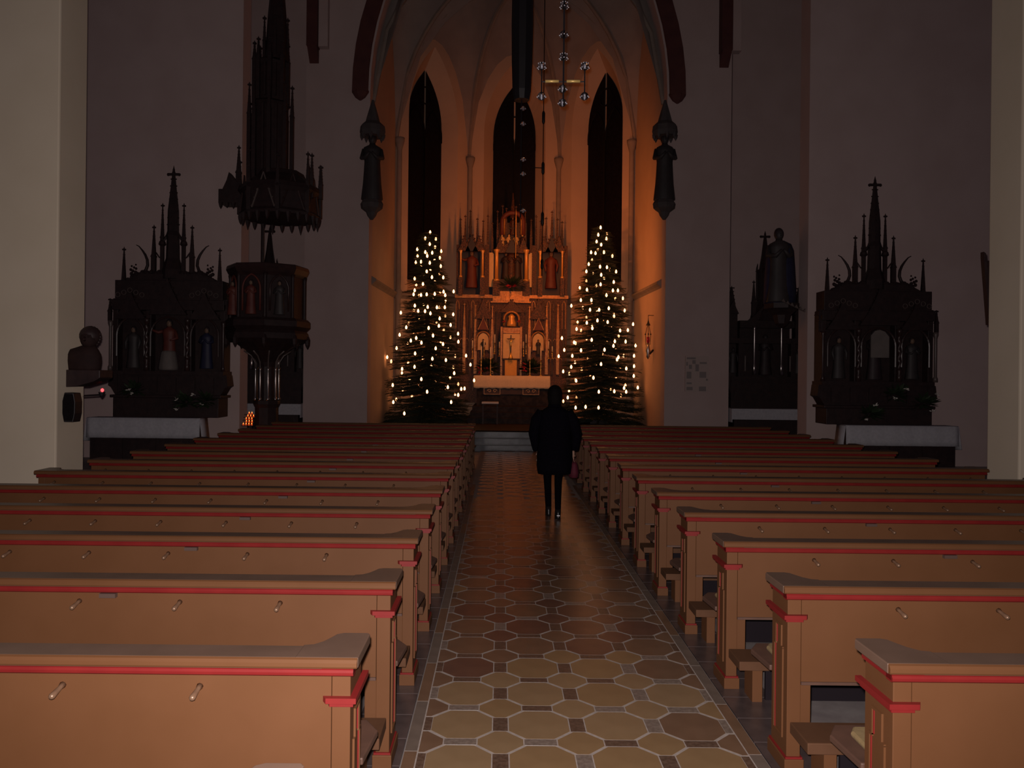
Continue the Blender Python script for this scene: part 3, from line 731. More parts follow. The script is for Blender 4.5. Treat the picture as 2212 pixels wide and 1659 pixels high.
# ---------------------------------------------------------------- pulpit
px_, py_ = at(578, 700, 17.35)[0], 17.35
r = thing('pulpit', (px_, py_, 0), 'dark wooden polygonal pulpit on clustered slender columns with painted saints in its panels', 'pulpit')
def zz(y): return at(580, y, 17.0)[2]
dw = M['darkwood']
mb = MB(); mb.lathe([(.30, 0), (.30, .5), (.25, .62), (.25, 1.2), (.29, 1.28), (.29, 1.36)], px_, py_, 8, 1, pi/8); mb.build('base', dw, r)
for k in range(9):
    t = 2*pi*k/9+.2; q = .25
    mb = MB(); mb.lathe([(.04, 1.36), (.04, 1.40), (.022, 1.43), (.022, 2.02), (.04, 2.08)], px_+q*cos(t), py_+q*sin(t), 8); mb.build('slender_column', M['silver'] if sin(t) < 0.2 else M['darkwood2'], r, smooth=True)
    mb = MB(); mb.tube([(px_+q*cos(t), py_+q*sin(t), 2.06), (px_+q*1.05*cos(t), py_+q*1.05*sin(t), 2.2), (px_+q*1.4*cos(t), py_+q*1.4*sin(t), 2.34), (px_+q*2.0*cos(t), py_+q*2.0*sin(t), 2.44)], .018, 6); mb.build('curved_bracket', M['tracery'], r, smooth=True)
mb = MB(); mb.lathe([(.15, 1.36), (.15, 2.1), (.2, 2.2), (.45, 2.45), (.70, 2.62), (.78, 2.70)], px_, py_, 12, 1, pi/8); mb.build('stem', dw, r)
rot = pi/8-.18
mb = MB(); mb.lathe([(.78, 2.62), (.88, 2.70), (.88, 2.82), (.84, 2.88), (.92, 2.96), (.92, 3.08), (.86, 3.14)], px_, py_, 8, 1, rot); mb.build('lower_cornice', dw, r)
mb = MB(); mb.lathe([(.77, 3.12), (.77, 4.1)], px_, py_, 8, 1, rot); mb.build('panel_body', dw, r)
mb = MB(); mb.lathe([(.78, 4.04), (.84, 4.11), (.885, 4.20), (.87, 4.27), (.85, 4.29), (.68, 4.29)], px_, py_, 8, 1, rot); mb.build('rim', M['darkwood2'], r)
for k in range(8):
    t = rot+2*pi*k/8
    mb = MB(); mb.lathe([(.05, 3.1), (.04, 3.2), (.04, 4.0), (.055, 4.08)], px_+.785*cos(t), py_+.785*sin(t), 8); mb.build('corner_post', dw, r, smooth=True)
    mb = MB(); mb.lathe([(.01, 2.5), (.05, 2.58), (.06, 2.7), (.03, 2.78)], px_+.86*cos(t), py_+.86*sin(t), 6); mb.build('corner_pendant', dw, r)
    tm = rot+2*pi*(k+.5)/8
    if sin(tm) < -.2:
        qx, qy = px_+.77*cos(tm)*.94, py_+.77*sin(tm)*.94
        ex, ey = -sin(tm), cos(tm)
        mb = MB(); mb.tube([(qx+ex*a+cos(tm)*.02, qy+ey*a+sin(tm)*.02, z) for a, z in arch_pts(.2, 3.28, 3.75, 4.05, 7)], .022, 6); mb.build('panel_arch', M['darkwood2'] if cos(tm) > .3 else M['robe_red'], r, smooth=True)
        carved(r, qx+cos(tm)*.04, qy+sin(tm)*.04, 3.2, .72, M['robe_red'] if cos(tm) < .1 else M['robe_grey'], 'pray')
# sounding board
bx_, by_ = at(600, 420, 17.35)[0], 17.55
r = thing('sounding_board', (bx_, by_, zz(470)), 'dark carved canopy with a tall openwork spire hanging over the pulpit', 'canopy')
z1, z2 = zz(462), zz(395)
mb = MB(); mb.lathe([(.88, z1), (.90, z1+.06), (.86, z1+.12), (.86, z2-.2), (.93, z2-.1), (.90, z2), (.55, z2+.25), (.50, z2+.35)], bx_, by_, 8, 1, rot); mb.build('canopy_body', dw, r)
for k in range(24):
    t = rot+2*pi*k/24
    mb = MB(); mb.lathe([(.006, z1-.16-.05*(k % 3 == 1)), (.03, z1-.12), (.05, z1-.05), (.06, z1+.02)], bx_+.84*cos(t), by_+.84*sin(t), 6); mb.build('fringe_pendant', dw, r)
for k in range(8):
    t = rot+2*pi*k/8; X_, Y_ = bx_+.86*cos(t), by_+.86*sin(t)
    mb = MB(); pinnacle(mb, X_, Y_, z1+.05, zz(335)+.12*(k % 2), .045, 5); mb.build('pinnacle', dw, r)
    tm = rot+2*pi*(k+.5)/8; X_, Y_ = bx_+.80*cos(tm), by_+.80*sin(tm)
    mb = MB(); ex, ey = -sin(tm), cos(tm)
    for s in (-1, 1):
        mb.tube([(X_+ex*s*.26, Y_+ey*s*.26, z1+.1), (X_+ex*s*.16, Y_+ey*s*.16, z1+.38), (X_, Y_, z1+.85)], [.02, .02, .015], 5)
        for q in range(4): mb.ball((X_+ex*s*(.26-.06*q), Y_+ey*s*(.26-.06*q), z1+.14+.17*q), .025, 5, 3)
    mb.build('gable_moulding', M['darkwood2'] if k != 5 else M['tracery'], r)
# side wing toward the wall
wx = at(497, 420, 17.35)[0]
mb = MB(); mb.box(wx-.24, wx+.55, 17.3, 17.8, zz(432), zz(402)); mb.prism([(wx-.2, zz(402)), (wx+.3, zz(402)), (wx+.1, zz(380)), (wx-.05, zz(362)), (wx-.1, zz(380))], 'y', 17.4, 17.6)
for k in range(6): mb.lathe([(.005, zz(445)+.02*(k % 2)), (.035, zz(440)), (.06, zz(430))], wx-.2+.14*k, 17.35, 6)
mb.build('side_wing', dw, r)
mb = MB(); pinnacle(mb, at(511, 350, 17.35)[0], 17.5, zz(410), zz(299), .05, 7); mb.build('tall_pinnacle', dw, r)
mb = MB(); pinnacle(mb, at(675, 350, 17.35)[0], 17.3, zz(420), zz(320), .04, 6); mb.build('tall_pinnacle', dw, r)
mb = MB(); pinnacle(mb, at(693, 350, 17.35)[0], 17.4, zz(420), zz(345), .035, 5); mb.build('tall_pinnacle', dw, r)
tx = at(583, 280, 17.5)[0]
for (ya, yb, hw_, nm) in ((392, 205, .46, 'lower_tower'), (205, 112, .36, 'middle_tower')):
    mb = MB(); mb.lathe([(hw_*.82, zz(ya)), (hw_*.82, zz(yb)-.1), (hw_*.95, zz(yb)-.04), (hw_*.6, zz(yb)+.05)], tx, by_, 8, 1, rot)
    for k in range(8):
        t = rot+2*pi*k/8; pinnacle(mb, tx+hw_*cos(t), by_+hw_*sin(t), zz(ya), zz(yb)+.45, .04, 4, shaft=.7)
    for k in range(8):
        t = rot+2*pi*(k+.5)/8
        mb.tube([(tx+hw_*.8*cos(t), by_+hw_*.8*sin(t), zz(ya)+.1), (tx+hw_*.8*cos(t), by_+hw_*.8*sin(t), zz(yb)-.1)], .03, 5)
    mb.build(nm, dw, r)
mb = MB(); mb.lathe([(.28, zz(112)), (.24, zz(80)), (.20, zz(10)), (.14, zz(-60)), (.05, zz(-160)), (.01, zz(-190))], tx+.12, by_, 8, 1, rot)
for k in range(4):
    t = rot+2*pi*k/4; pinnacle(mb, tx+.10+.25*cos(t), by_+.25*sin(t), zz(112), zz(10), .03, 4)
mb.build('spire', dw, r)
mb = MB(); mb.tube([(bx_-.55, 18.1, zz(468)), (bx_-.55, 18.1, zz(560)), (bx_-.5, 17.9, 4.3)], .04, 6); mb.build('rear_post', dw, r)
# ================================================================== HIGH ALTAR
hx, hy = AX, 27.5
def ax_(x): return at(x, 650, hy)[0]
def az(y): return at(1105, y, hy)[2]
r = thing('high_altar', (hx, hy, .96), 'gilded and painted gothic high altar with pinnacles between the two fir trees', 'altar')
aw, ad, gl = M['altarwood'], M['altardark'], M['gilt']
mb = MB(); mb.box(hx-1.22, hx+1.22, 26.1, 27.3, .96, 1.93); mb.build('mensa_block', M['stone_dark'], r)
mb = MB(); mb.box(ax_(1047), ax_(1161), 26.06, 26.12, at(1105, 852, 26.1)[2], at(1105, 836, 26.1)[2]); 
mb.build('relief_panel', ad, r)
for s in (-1, 1):
    mb = MB(); cx = at(1105+s*42, 845, 26)[0]; cz = at(1105, 845, 26)[2]
    for q in (-1, 1):
        mb.tube([(cx+q*.09+.07*cos(t*pi/5)*q*(1-t/14), 26.045, cz+.07*sin(t*pi/5)*(1-t/14)) for t in range(12)], .012, 5)
    mb.box(cx-.27, cx+.27, 26.03, 26.06, cz-.115, cz-.10); mb.box(cx-.27, cx-.255, 26.03, 26.06, cz-.1, cz+.1); mb.box(cx+.255, cx+.27, 26.03, 26.06, cz-.1, cz+.1)
    mb.build('gilt_scroll', M['gilt'], r, smooth=False)
mb = MB(); mb.box(ax_(985), ax_(1225), 27.45, 27.95, 1.0, az(642)); mb.build('lower_body', aw, r)
# cornice and upper body
mb = MB(); mb.box(ax_(983), ax_(1227), 27.38, 27.95, az(645), az(638)); mb.box(ax_(1060), ax_(1147), 27.30, 27.95, az(655), az(652)); mb.build('cornice', gl, r)
mb = MB(); mb.box(ax_(1064), ax_(1143), 27.34, 27.6, az(652), az(630)); 
for k in range(9): mb.prism([(ax_(1066+8.6*k), az(651)), (ax_(1072+8.6*k), az(651)), (ax_(1069+8.6*k), az(634))], 'y', 27.31, 27.36)
mb.build('carved_gilt_band', gl, r)
for k in range(22):
    x = 989+10.9*k
    if 1056 < x < 1150: continue
    mb = MB(); cx = ax_(x); mb.tube([(cx+a, 27.42, z) for a, z in arch_pts(.055, az(710), az(660), az(650), 4)], .013, 5); mb.build('blind_arcade', aw if k % 3 else gl, r)
# three upper niches
mb = MB(); mb.box(ax_(990), ax_(1220), 27.75, 27.95, az(640), az(540)); mb.build('niche_back', M['altarblue'], r)
for (x0, x1) in ((985, 993), (1046, 1056), (1148, 1158), (1217, 1225)):
    mb = MB(); mb.box(ax_(x0), ax_(x1), 27.45, 27.8, az(640), az(530)); mb.build('pier', aw, r)
for s, x0, x1 in ((-1, 1052, 1066), (1, 1141, 1158)):
    mb = MB(); mb.box(ax_(x0), ax_(x1), 27.5, 27.7, az(620), az(546)); mb.build('gold_side_panel', M['gold_light'], r)
for x, w_, ya, yb in ((995, .034, 597, 550), (1042, .042, 597, 550), (1072, .062, 604, 548), (1135.6, .062, 604, 548), (1165.5, .042, 597, 550), (1213, .036, 597, 550)):
    mb = MB(); cx = ax_(x); mb.lathe([(w_*1.7, az(ya+5)), (w_*1.7, az(ya+1)), (w_, az(ya)), (w_, az(yb)), (w_*1.8, az(yb-5)), (w_*1.8, az(yb-7))], cx, 27.32, 12); mb.build('gilt_column', M['giltcol'], r, smooth=True)
    mb = MB(); mb.box(cx-w_*2, cx+w_*2, 27.25, 27.5, az(640), az(ya+5)); mb.build('column_base', aw, r)
carved(r, ax_(1018), 27.6, az(622), 1.30, M['robe_red'], 'raise', label='red-robed figure with an outstretched arm')
carved(r, ax_(1190), 27.6, az(622), 1.30, M['robe_red'], 'hang', label='red-robed figure with lowered arms')
for x, h in ((1092, .95), (1104, 1.1), (1117, .95)):
    carved(r, ax_(x), 27.6, az(603), h, M['robe_dark'] if x != 1104 else M['altarwood'], 'pray')
mb = MB(); mb.box(ax_(1064), ax_(1143), 27.4, 27.8, az(636), az(604)); mb.build('shrine_base', ad, r)
# canopies
for x, hw_ in ((1018, 26), (1190, 26), (1104, 40)):
    y0 = 545 if x != 1104 else 548
    mb = MB(); gable(mb, ax_(x), 27.36, 27.5, az(y0), ax_(x+hw_)-ax_(x), az(y0-(38 if x != 1104 else 30))-az(y0)); mb.build('canopy_gable', aw, r)
    for q in (-.62, 0, .62):
        mb = MB(); gable(mb, ax_(x+hw_*q), 27.3, 27.37, az(y0), .22, .55); mb.build('small_gable', aw if q else M['altarblue'], r)
for x in (1083, 1098, 1113, 1127):
    carved(r, ax_(x), 27.5, az(544), .62, M['gold_light'] if x != 1127 else M['robe_dark'], 'pray', 'gold_light', 'angel_figure')
mb = MB(); mb.box(ax_(1076), ax_(1136), 27.6, 27.9, az(545), az(480)); mb.build('upper_shrine', ad, r)
mb = MB(); mb.tube([(ax_(1106)+a, 27.5, z) for a, z in arch_pts(.36, az(508), az(480), az(460), 8)], .085, 8); mb.build('red_arch', M['robe_red'], r, smooth=True)
mb = MB(); mb.box(ax_(1098), ax_(1113), 27.5, 27.56, az(494), az(492)); mb.box(ax_(1104.5), ax_(1107), 27.5, 27.56, az(503), az(484)); mb.build('upper_cross', M['black'], r)
carved(r, ax_(1106), 27.55, az(507), .62, M['altarwood'], 'hang')
for x in (1088, 1124):
    mb = MB(); mb.lathe([(.03, az(508)), (.03, az(478)), (.05, az(474))], ax_(x), 27.42, 8); mb.build('upper_column', gl, r, smooth=True)
# pinnacles: (px x, top y, bottom y, half width px)
for x, yt, yb, w_ in ((993, 470, 540, 2.6), (1003, 463, 540, 2.0), (1014, 452, 520, 3.0), (1029, 469, 530, 2.0), (1042, 473, 540, 2.6), (1052, 462, 540, 2.0), (1062, 478, 545, 2.4), (1073, 452, 530, 2.0), (1084, 440, 520, 2.2), (1092, 446, 500, 1.8), (1113, 442, 500, 2.0), (1122, 436, 520, 2.0), (1133, 452, 530, 2.0), (1146, 470, 545, 2.4), (1157, 462, 540, 2.2), (1167, 472, 540, 2.6), (1178, 466, 530, 2.0), (1191, 452, 520, 2.4), (1203, 468, 540, 2.0), (1213, 474, 545, 2.8)):
    mb = MB(); pinnacle(mb, ax_(x), 27.62, az(yb), az(yt), w_*.0162, 5); mb.build('pinnacle', ad if x in (993, 1014, 1213) else aw, r)
mb = MB(); mb.lathe([(.10, az(470)), (.08, az(455)), (.05, az(440)), (.012, az(415))], ax_(1106), 27.62, 8)
for k in range(5): mb.box(ax_(1106)-.1+.015*k, ax_(1106)+.1-.015*k, 27.61, 27.63, az(462-8*k)-.012, az(462-8*k)+.012)
mb.build('centre_spire', aw, r)
mb = MB(); mb.lathe([(.018, az(560)), (.018, az(462)), (.004, az(456))], ax_(1112.5), 27.2, 6); mb.build('gilt_rod', M['giltcol'], r, smooth=True)
# tabernacle
mb = MB(); mb.box(ax_(1083), ax_(1127), 27.0, 27.5, 1.96, az(708)); mb.build('tabernacle', aw, r)
for x in (1084, 1125.5):
    mb = MB(); mb.box(ax_(x-2), ax_(x+2), 26.94, 27.0, 1.96, az(708)); mb.build('tabernacle_pilaster', gl, r)
mb = MB(); mb.box(ax_(1087.5), ax_(1123), 26.95, 27.0, az(776), az(723)); mb.build('tabernacle_door', M['gold_light'], r)
mb = MB(); mb.box(ax_(1087.5), ax_(1123), 26.95, 27.0, az(722), az(710)); mb.build('carved_frieze', gl, r)
mb = MB(); mb.box(ax_(1085), ax_(1125), 26.90, 27.0, az(777.5), az(775)); mb.build('ledge', ad, r)
mb = MB(); mb.box(ax_(1091), ax_(1118), 26.93, 27.0, 1.96, az(778)); mb.build('golden_panel', M['goldcloth'], r)
for x in (1091, 1118):
    mb = MB(); mb.box(ax_(x)-.015, ax_(x)+.015, 26.92, 26.99, 1.96, az(778)); mb.build('panel_rail', ad, r)
mb = MB(); mb.tube([(ax_(1105)+a, 26.98, z) for a, z in arch_pts(.26, az(706), az(692), az(676), 7)], .04, 6); mb.build('throne_arch', gl, r, smooth=True)
mb = MB(); mb.box(ax_(1086), ax_(1124), 27.2, 27.5, az(708), az(668)); mb.build('throne_back', ad, r)
mb = MB(); mb.lathe([(.17, az(707)), (.16, az(700)), (.10, az(690)), (.13, az(686)), (.03, az(680))], ax_(1105), 27.05, 12); mb.build('throne_monstrance', M['giltcol'], r, smooth=True)
mb = MB(); gable(mb, ax_(1105), 27.0, 27.1, az(677), .42, .45); mb.build('throne_gable', aw, r)
for x in (1045, 1163):
    mb = MB(); mb.prism([(ax_(x-11), az(714)), (ax_(x), az(688)), (ax_(x+11), az(714))], 'y', 27.2, 27.32); mb.build('niche_gable', M['robe_red'], r, label='red painted triangular gable')
    mb = MB(); mb.tube([(ax_(x-11), 27.19, az(714)), (ax_(x), 27.19, az(688)), (ax_(x+11), 27.19, az(714))], .02, 5); mb.build('gable_edge', gl, r)
    pp = arch_pts(.19, az(757), az(735), az(720), 6)
    mb = MB(); mb.prism([(ax_(x)+a, z) for a, z in pp], 'y', 27.36, 27.42); mb.build('niche_panel', M['gold_light'], r)
    mb = MB(); mb.tube([(ax_(x)+a*1.2, 27.33, z+.05) for a, z in pp], .035, 6); mb.build('niche_arch', gl, r, smooth=True)
    for s in (-1, 1):
        mb = MB(); pinnacle(mb, ax_(x+s*14), 27.34, az(760), az(672), .035, 4); mb.build('niche_pinnacle', aw, r)
    mb = MB(); gable(mb, ax_(x), 27.3, 27.42, az(690), .32, .75); mb.build('upper_gable', aw, r)
    carved(r, ax_(x), 27.3, az(765), .5, M['robe_grey'], 'pray')
for x, yt, g in ((992, 668, 0), (1004, 655, 1), (1016, 668, 0), (1028, 658, 1), (1064, 660, 1), (1073, 672, 0), (1135, 672, 0), (1144, 660, 1), (1181, 658, 1), (1193, 668, 0), (1205, 655, 1), (1217, 668, 0)):
    mb = MB(); pinnacle(mb, ax_(x), 27.36, az(808), az(yt), .05 if g else .035, 5, shaft=.6); mb.build('wall_pinnacle', gl if g else ad, r)
for x in (998, 1010, 1022, 1187, 1199, 1211):
    for yb in (760, 800):
        mb = MB(); mb.tube([(ax_(x)+a, 27.4, z) for a, z in arch_pts(.07, az(yb), az(yb-20), az(yb-28), 4)], .014, 5); mb.build('blind_arcade', gl, r)
# crucifix on tabernacle
cx, cz = ax_(1104), az(766)
r2 = thing('altar_crucifix', (cx, 26.8, az(767)), 'small dark crucifix standing before the pale tabernacle door', 'crucifix')
mb = MB(); mb.box(cx-.018, cx+.018, 26.79, 26.82, cz, az(726)); mb.box(cx-.14, cx+.14, 26.79, 26.82, az(735), az(733)); mb.build('cross', M['black'], r2)
mb = MB(); mb.lathe([(.09, az(777)+.005), (.06, az(772)), (.03, az(766)), (.015, az(762))], cx, 26.8, 8); mb.build('foot', M['brass'], r2, smooth=True)
mb = MB(); mb.lathe([(.02, az(752)), (.028, az(746)), (.035, az(740)), (.03, az(737))], cx, 26.77, 8)
for s in (-1, 1): mb.tube([(cx+s*.03, 26.77, az(737.5)), (cx+s*.13, 26.78, az(734))], .012, 5)
mb.ball((cx, 26.77, az(735)), .025, 6, 5); mb.build('corpus', M['brass'], r2, smooth=True)
# cloth on the high altar
mb = MB(); N = 34; c0 = at(1106, 812, 26.05)[0]
fr = [(c0-1.26+2.52*i/N, 26.02-.012*sin(i*1.3)) for i in range(N+1)]
rows = [[(x, y+d, z) for x, y in fr] for z, d in ((1.944, 1.2), (1.95, .02), (1.94, 0), (1.78, -.01), (1.60, -.015))]
rows.append([(x, y-.016, 1.555-.03*abs(sin(i*pi/3.4))) for i, (x, y) in enumerate(fr)])
n = len(mb.v)
for rw in rows: mb.v += rw
for i in range(len(rows)-1):
    for j in range(N): mb.f.append((n+i*(N+1)+j, n+i*(N+1)+j+1, n+(i+1)*(N+1)+j+1, n+(i+1)*(N+1)+j))
for s in (-1, 1):
    xs = c0+s*1.26; mb.quad((xs, 26.02, 1.945), (xs+s*.03, 26.0, 1.44), (xs+s*.03, 27.1, 1.44), (xs, 27.1, 1.945))
o = mb.build('altar_cloth', M['linen2'], smooth=True); sm = o.modifiers.new('thick', 'SOLIDIFY'); sm.thickness = .006
tag(o, 'long cream cloth with scalloped hem on the high altar table', 'cloth')
# candlesticks
def candlestick(px, ytop, ybase, Y, label, m='brass'):
    X_, _, zt = at(px, ytop, Y); zb = max(at(px, ybase, Y)[2], 1.953)
    r = thing('candlestick', (X_, Y, zb), label, 'candlestick', 'altar candlesticks')
    h = zt-zb; cl = min(.42, h*.42); zc = zt-cl
    prf = [(.055, zb), (.05, zb+.02), (.015, zb+.05)]
    k = max(2, int((zc-zb-.06)/.12))
    for i in range(k):
        z = zb+.06+(zc-zb-.09)*i/k; prf += [(.014, z), (.026, z+.03), (.014, z+.06)]
    prf += [(.014, zc-.03), (.035, zc-.012), (.035, zc)]
    MB().lathe(prf, X_, Y, 8).build('stick', M[m], r, smooth=True)
    MB().lathe([(.022, zc), (.021, zt-.01), (.008, zt)], X_, Y, 8).build('candle', M['wax'], r, smooth=True)
CS = [(1021, 735, 775, 27.15, 'thin candle at the outer pulpit-side end of the high altar shelf'), (1040, 748, 812, 26.5, 'tall candlestick on the altar cloth, outer one on the pulpit side'), (1046, 735, 770, 27.1, 'candle in front of the arched niche on the pulpit side'), (1060, 749, 812, 26.5, 'tall candlestick on the altar cloth, inner one on the pulpit side'), (1069, 722, 765, 27.1, 'thick candle beside the tabernacle, pulpit side'), (1079, 738, 770, 27.05, 'short thin candle touching the tabernacle, pulpit side'),
      (1130.5, 738, 770, 27.05, 'short thin candle touching the tabernacle, hymn board side'), (1136.5, 722, 765, 27.1, 'thick candle beside the tabernacle, hymn board side'), (1145, 749, 812, 26.5, 'tall candlestick on the altar cloth, inner one on the hymn board side'), (1168.5, 752, 812, 26.5, 'tall candlestick on the altar cloth, outer one on the hymn board side'), (1185, 737, 775, 27.15, 'thin candle at the outer hymn-board-side end of the high altar shelf'), (1193, 748, 775, 27.15, 'short candle past the last tall one, beside the fir tree on the hymn board side')]
for c in CS: candlestick(*c)
# flowers
def poinsettia(name, c, rad, label, red=True, n=26, seed=1, green=60, gscale=1.0, pm='red_petal', cat='flowers', group=None, npet=None):
    random.seed(seed)
    r = thing(name, (c[0], c[1], c[2]-rad*.6), label, cat, group)
    def leaf(mb, p, d, u, L, w_):
        q = [p, tuple(p[i]+d[i]*L*.5+u[i]*w_ for i in range(3)), tuple(p[i]+d[i]*L for i in range(3)), tuple(p[i]+d[i]*L*.5-u[i]*w_ for i in range(3))]
        mb.quad(*q)
    mb = MB()
    for k in range(green):
        t = random.random()*2*pi; e = random.uniform(-.5, 1.0); d = (cos(t)*cos(e), -abs(sin(t))*cos(e), sin(e)); u = (-sin(t), cos(t), .2)
        p = (c[0]+d[0]*rad*gscale*.6*random.random(), c[1], c[2]+d[2]*rad*.6*random.random())
        leaf(mb, p, d, u, rad*.8*gscale, rad*.16)
    mb.build('leaves', M['leafdark'], r, kind='stuff')
    for q in range(npet or 1):
        mb = MB()
        qc = c if not npet else (c[0]+random.uniform(-1, 1)*rad*.9, c[1]-rad*.5, c[2]+random.uniform(-.6, .8)*rad)
        rr = rad if not npet else rad*.3
        for k in range(n if not npet else 9):
            t = random.random()*2*pi; e = random.uniform(-.3, .9); d = (cos(t)*cos(e), -abs(sin(t))*cos(e)*.6, sin(e)); u = (-sin(t)*.7, .2, cos(t)*.7)
            leaf(mb, (qc[0]+.2*rr*random.uniform(-1, 1), qc[1]-.1*rr, qc[2]+.2*rr*random.uniform(-1, 1)), d, u, rr*random.uniform(.6, 1), rr*.22)
        mb.build('blossom', M[pm], r)
poinsettia('poinsettia', (ax_(1104), 27.2, az(620)), .22, 'bright red poinsettia on greenery in front of the altar shrine', n=46, gscale=2.3, green=90)
poinsettia('poinsettia', (ax_(1121), 26.95, az(697)), .085, 'small red flower bunch beside the monstrance, hymn board side', n=20, green=10, seed=2)
poinsettia('poinsettia', (ax_(1089), 26.95, az(698)), .085, 'small red flower bunch beside the monstrance, pulpit side', n=20, green=10, seed=3)
for x, sd, sdn in ((1056, 4, 'pulpit'), (1147, 5, 'hymn board')):
    poinsettia('flower_arrangement', (ax_(x), 26.8, az(796)), .32, 'dark leafy arrangement with red poinsettias on the altar cloth, %s side' % sdn, seed=sd, green=190, gscale=1.25, npet=4, group='altar flower arrangements')
for cxp, sd, lab in ((372, 7, 'white-flowered dark bouquet on the altar between bust and pulpit'), (1887, 8, 'white-flowered dark bouquet on the altar with the pale picture')):
    X_ = at(cxp, 850, 16.95)[0]
    for q, (dx, dz) in enumerate(((-.78, 1.55), (.33, 1.30), (.75, 1.33)) if cxp < 900 else ((-.1, 1.22), (.45, 1.62), (1.05, 1.45))):
        poinsettia('flower_bouquet', (X_+dx, 16.86, dz), .26, ('outer', 'middle', 'inner')[q if cxp < 900 else 2-q]+' '+lab, seed=sd*5+q, green=80, npet=2, pm='white_petal', group='side altar bouquets')
# ================================================================== TREES
def fir_tree(px, ytip, seed, label, rscale=1.0):
    random.seed(seed)
    Y = 25.1; X0, _, zt = at(px, ytip, Y); z0 = .45; H = zt-z0
    r = thing('fir_tree', (X0, Y, z0), label, 'tree', 'decorated fir trees')
    MB().lathe([(.10, z0), (.095, z0+.4), (.07, z0+H*.5), (.03, z0+H*.85), (.008, zt)], X0, Y, 8).build('trunk', M['bark'], r, smooth=True)
    mb = MB(); mb.box(X0-.3, X0+.3, Y-.05, Y+.05, z0, z0+.12); mb.box(X0-.05, X0+.05, Y-.3, Y+.3, z0, z0+.12); mb.build('stand', M['darkwood'], r)
    mb = MB()
    def rad(h): # h metres below tip
        t = h/H
        return rscale*(.05+1.42*(t**.80))
    z = zt-.1
    def spray(p, d, L, w0):
        # elongated brush of needles around a twig
        px_, py_, pz_ = p; p = (min(max(p[0], -3.56), 4.46), p[1], p[2]); e = (min(max(p[0]+d[0]*L, -3.60), 4.50), p[1]+d[1]*L, p[2]+d[2]*L)
        sx, sy = -d[1], d[0]; nn = sqrt(sx*sx+sy*sy)+1e-6; sx /= nn; sy /= nn
        m = 6
        for i in range(m):
            f = i/m; a = tuple(p[k]+(e[k]-p[k])*f for k in range(3)); b = tuple(p[k]+(e[k]-p[k])*(f+1.5/m) for k in range(3))
            w_ = w0*(1-.55*f)
            for s in (-1, 1):
                mb.tri(a, tuple((a[k]+b[k])/2 for k in range(3)), (min(max(b[0]+s*sx*w_, -3.61), 4.51), b[1]+s*sy*w_, b[2]+w_*.25))
            mb.tri(a, tuple((a[k]+b[k])/2 for k in range(3)), (b[0], b[1], b[2]+w_*.7))
    while z > z0+.12:
        h = zt-z; L = rad(h); n = int(8+L*14)
        for k in range(n):
            t = random.random()*2*pi; l = L*random.uniform(.72, 1.05)
            zz_ = z+random.uniform(-.08, .08)
            dr = -.30-.1*random.random()
            N = max(3, int(l/.14))
            for i in range(1, N+1):
                f = i/N; q = l*f; droop = max(dr*q*(1-.55*f), z0+.04-zz_)
                p = (X0+q*cos(t), Y+q*sin(t), zz_+droop)
                for s in (-1, 1):
                    aa = t+s*random.uniform(.55, .95); ll = (.10+.34*l*(1-f)*.6+.12)*random.uniform(.8, 1.2)
                    ll = min(ll, .42)
                    spray(p, (cos(aa), sin(aa), -.12+random.uniform(-.1, .15)), ll, .065)
            spray((X0+.75*l*cos(t), Y+.75*l*sin(t), zz_+dr*.75*l*.6), (cos(t), sin(t), .12), l*.32+.06, .055)
            mb.tube([(X0, Y, zz_), (X0+.5*l*cos(t), Y+.5*l*sin(t), max(zz_+dr*.5*l*.73, z0+.03)), (min(max(X0+.95*l*cos(t), -3.6), 4.5), Y+.95*l*sin(t), max(zz_+dr*.95*l*.48, z0+.03))], [.014, .009, .004], 3)
        z -= .10+.022*h
    spray((X0, Y, zt-.35), (.01, 0.01, 1), .38, .05)
    mb.build('needle_branches', M['needle'], r, kind='stuff')
    return X0, Y, zt, H, rad
def lights(tree, pts, seed, label):
    X0, Y, zt, H, rad = tree; random.seed(seed)
    r = thing('string_lights', (X0, Y, .5), label, 'string lights', 'lit fairy lights')
    bm = MB(); bm.lathe([(.006, -.058), (.027, -.04), (.033, -.006), (.024, .03), (.004, .06)], 0, 0, 8)
    me = bpy.data.meshes.new('bulb'); me.from_pydata(bm.v, [], bm.f); me.update(); me.materials.append(M['bulb']); me.polygons.foreach_set('use_smooth', [True]*len(me.polygons))
    P3 = []
    for (a, b) in pts:
        px_, py_ = 780+a/3.351, 450+b/3.351
        x, _, z = at(px_, py_, Y)
        R = rad(max(zt-z, 0))*1.02+.03; dx = x-X0
        dy = -sqrt(max(R*R-dx*dx, 0))
        sc = (Y+dy)/Y
        x, _, z = at(px_, py_, Y+dy)
        P3.append((x, Y+dy, z))
    front = len(P3)
    for k in range(56):
        f = (k+.5)/56; z = zt-.25-(H-.9)*f**.7; t = k*2.4
        t = pi*(.20+.60*((k*.618) % 1)); R = rad(zt-z)*1.0+.02
        P3.append((X0+R*cos(t), Y+R*sin(t), z))
    for p in P3:
        o = bpy.data.objects.new('bulb', me); o.location = (p[0]-X0, p[1]-Y, p[2]-.5); o.parent = r; COL.objects.link(o)
    wire = MB(); q = sorted(P3[:front], key=lambda p: -p[2])
    for a, b in zip(q[:-1], q[1:]):
        m = tuple((a[i]+b[i])/2 for i in range(3)); m = (X0+(m[0]-X0)*.92, Y+(m[1]-Y)*.92, m[2]-.05)
        a2, b2 = (a[0], a[1]+.01, a[2]-.05), (b[0], b[1]+.01, b[2]-.05)
        wire.tube([a2, m, b2], .004, 3)
    wire.build('cable', M['wire'], r)
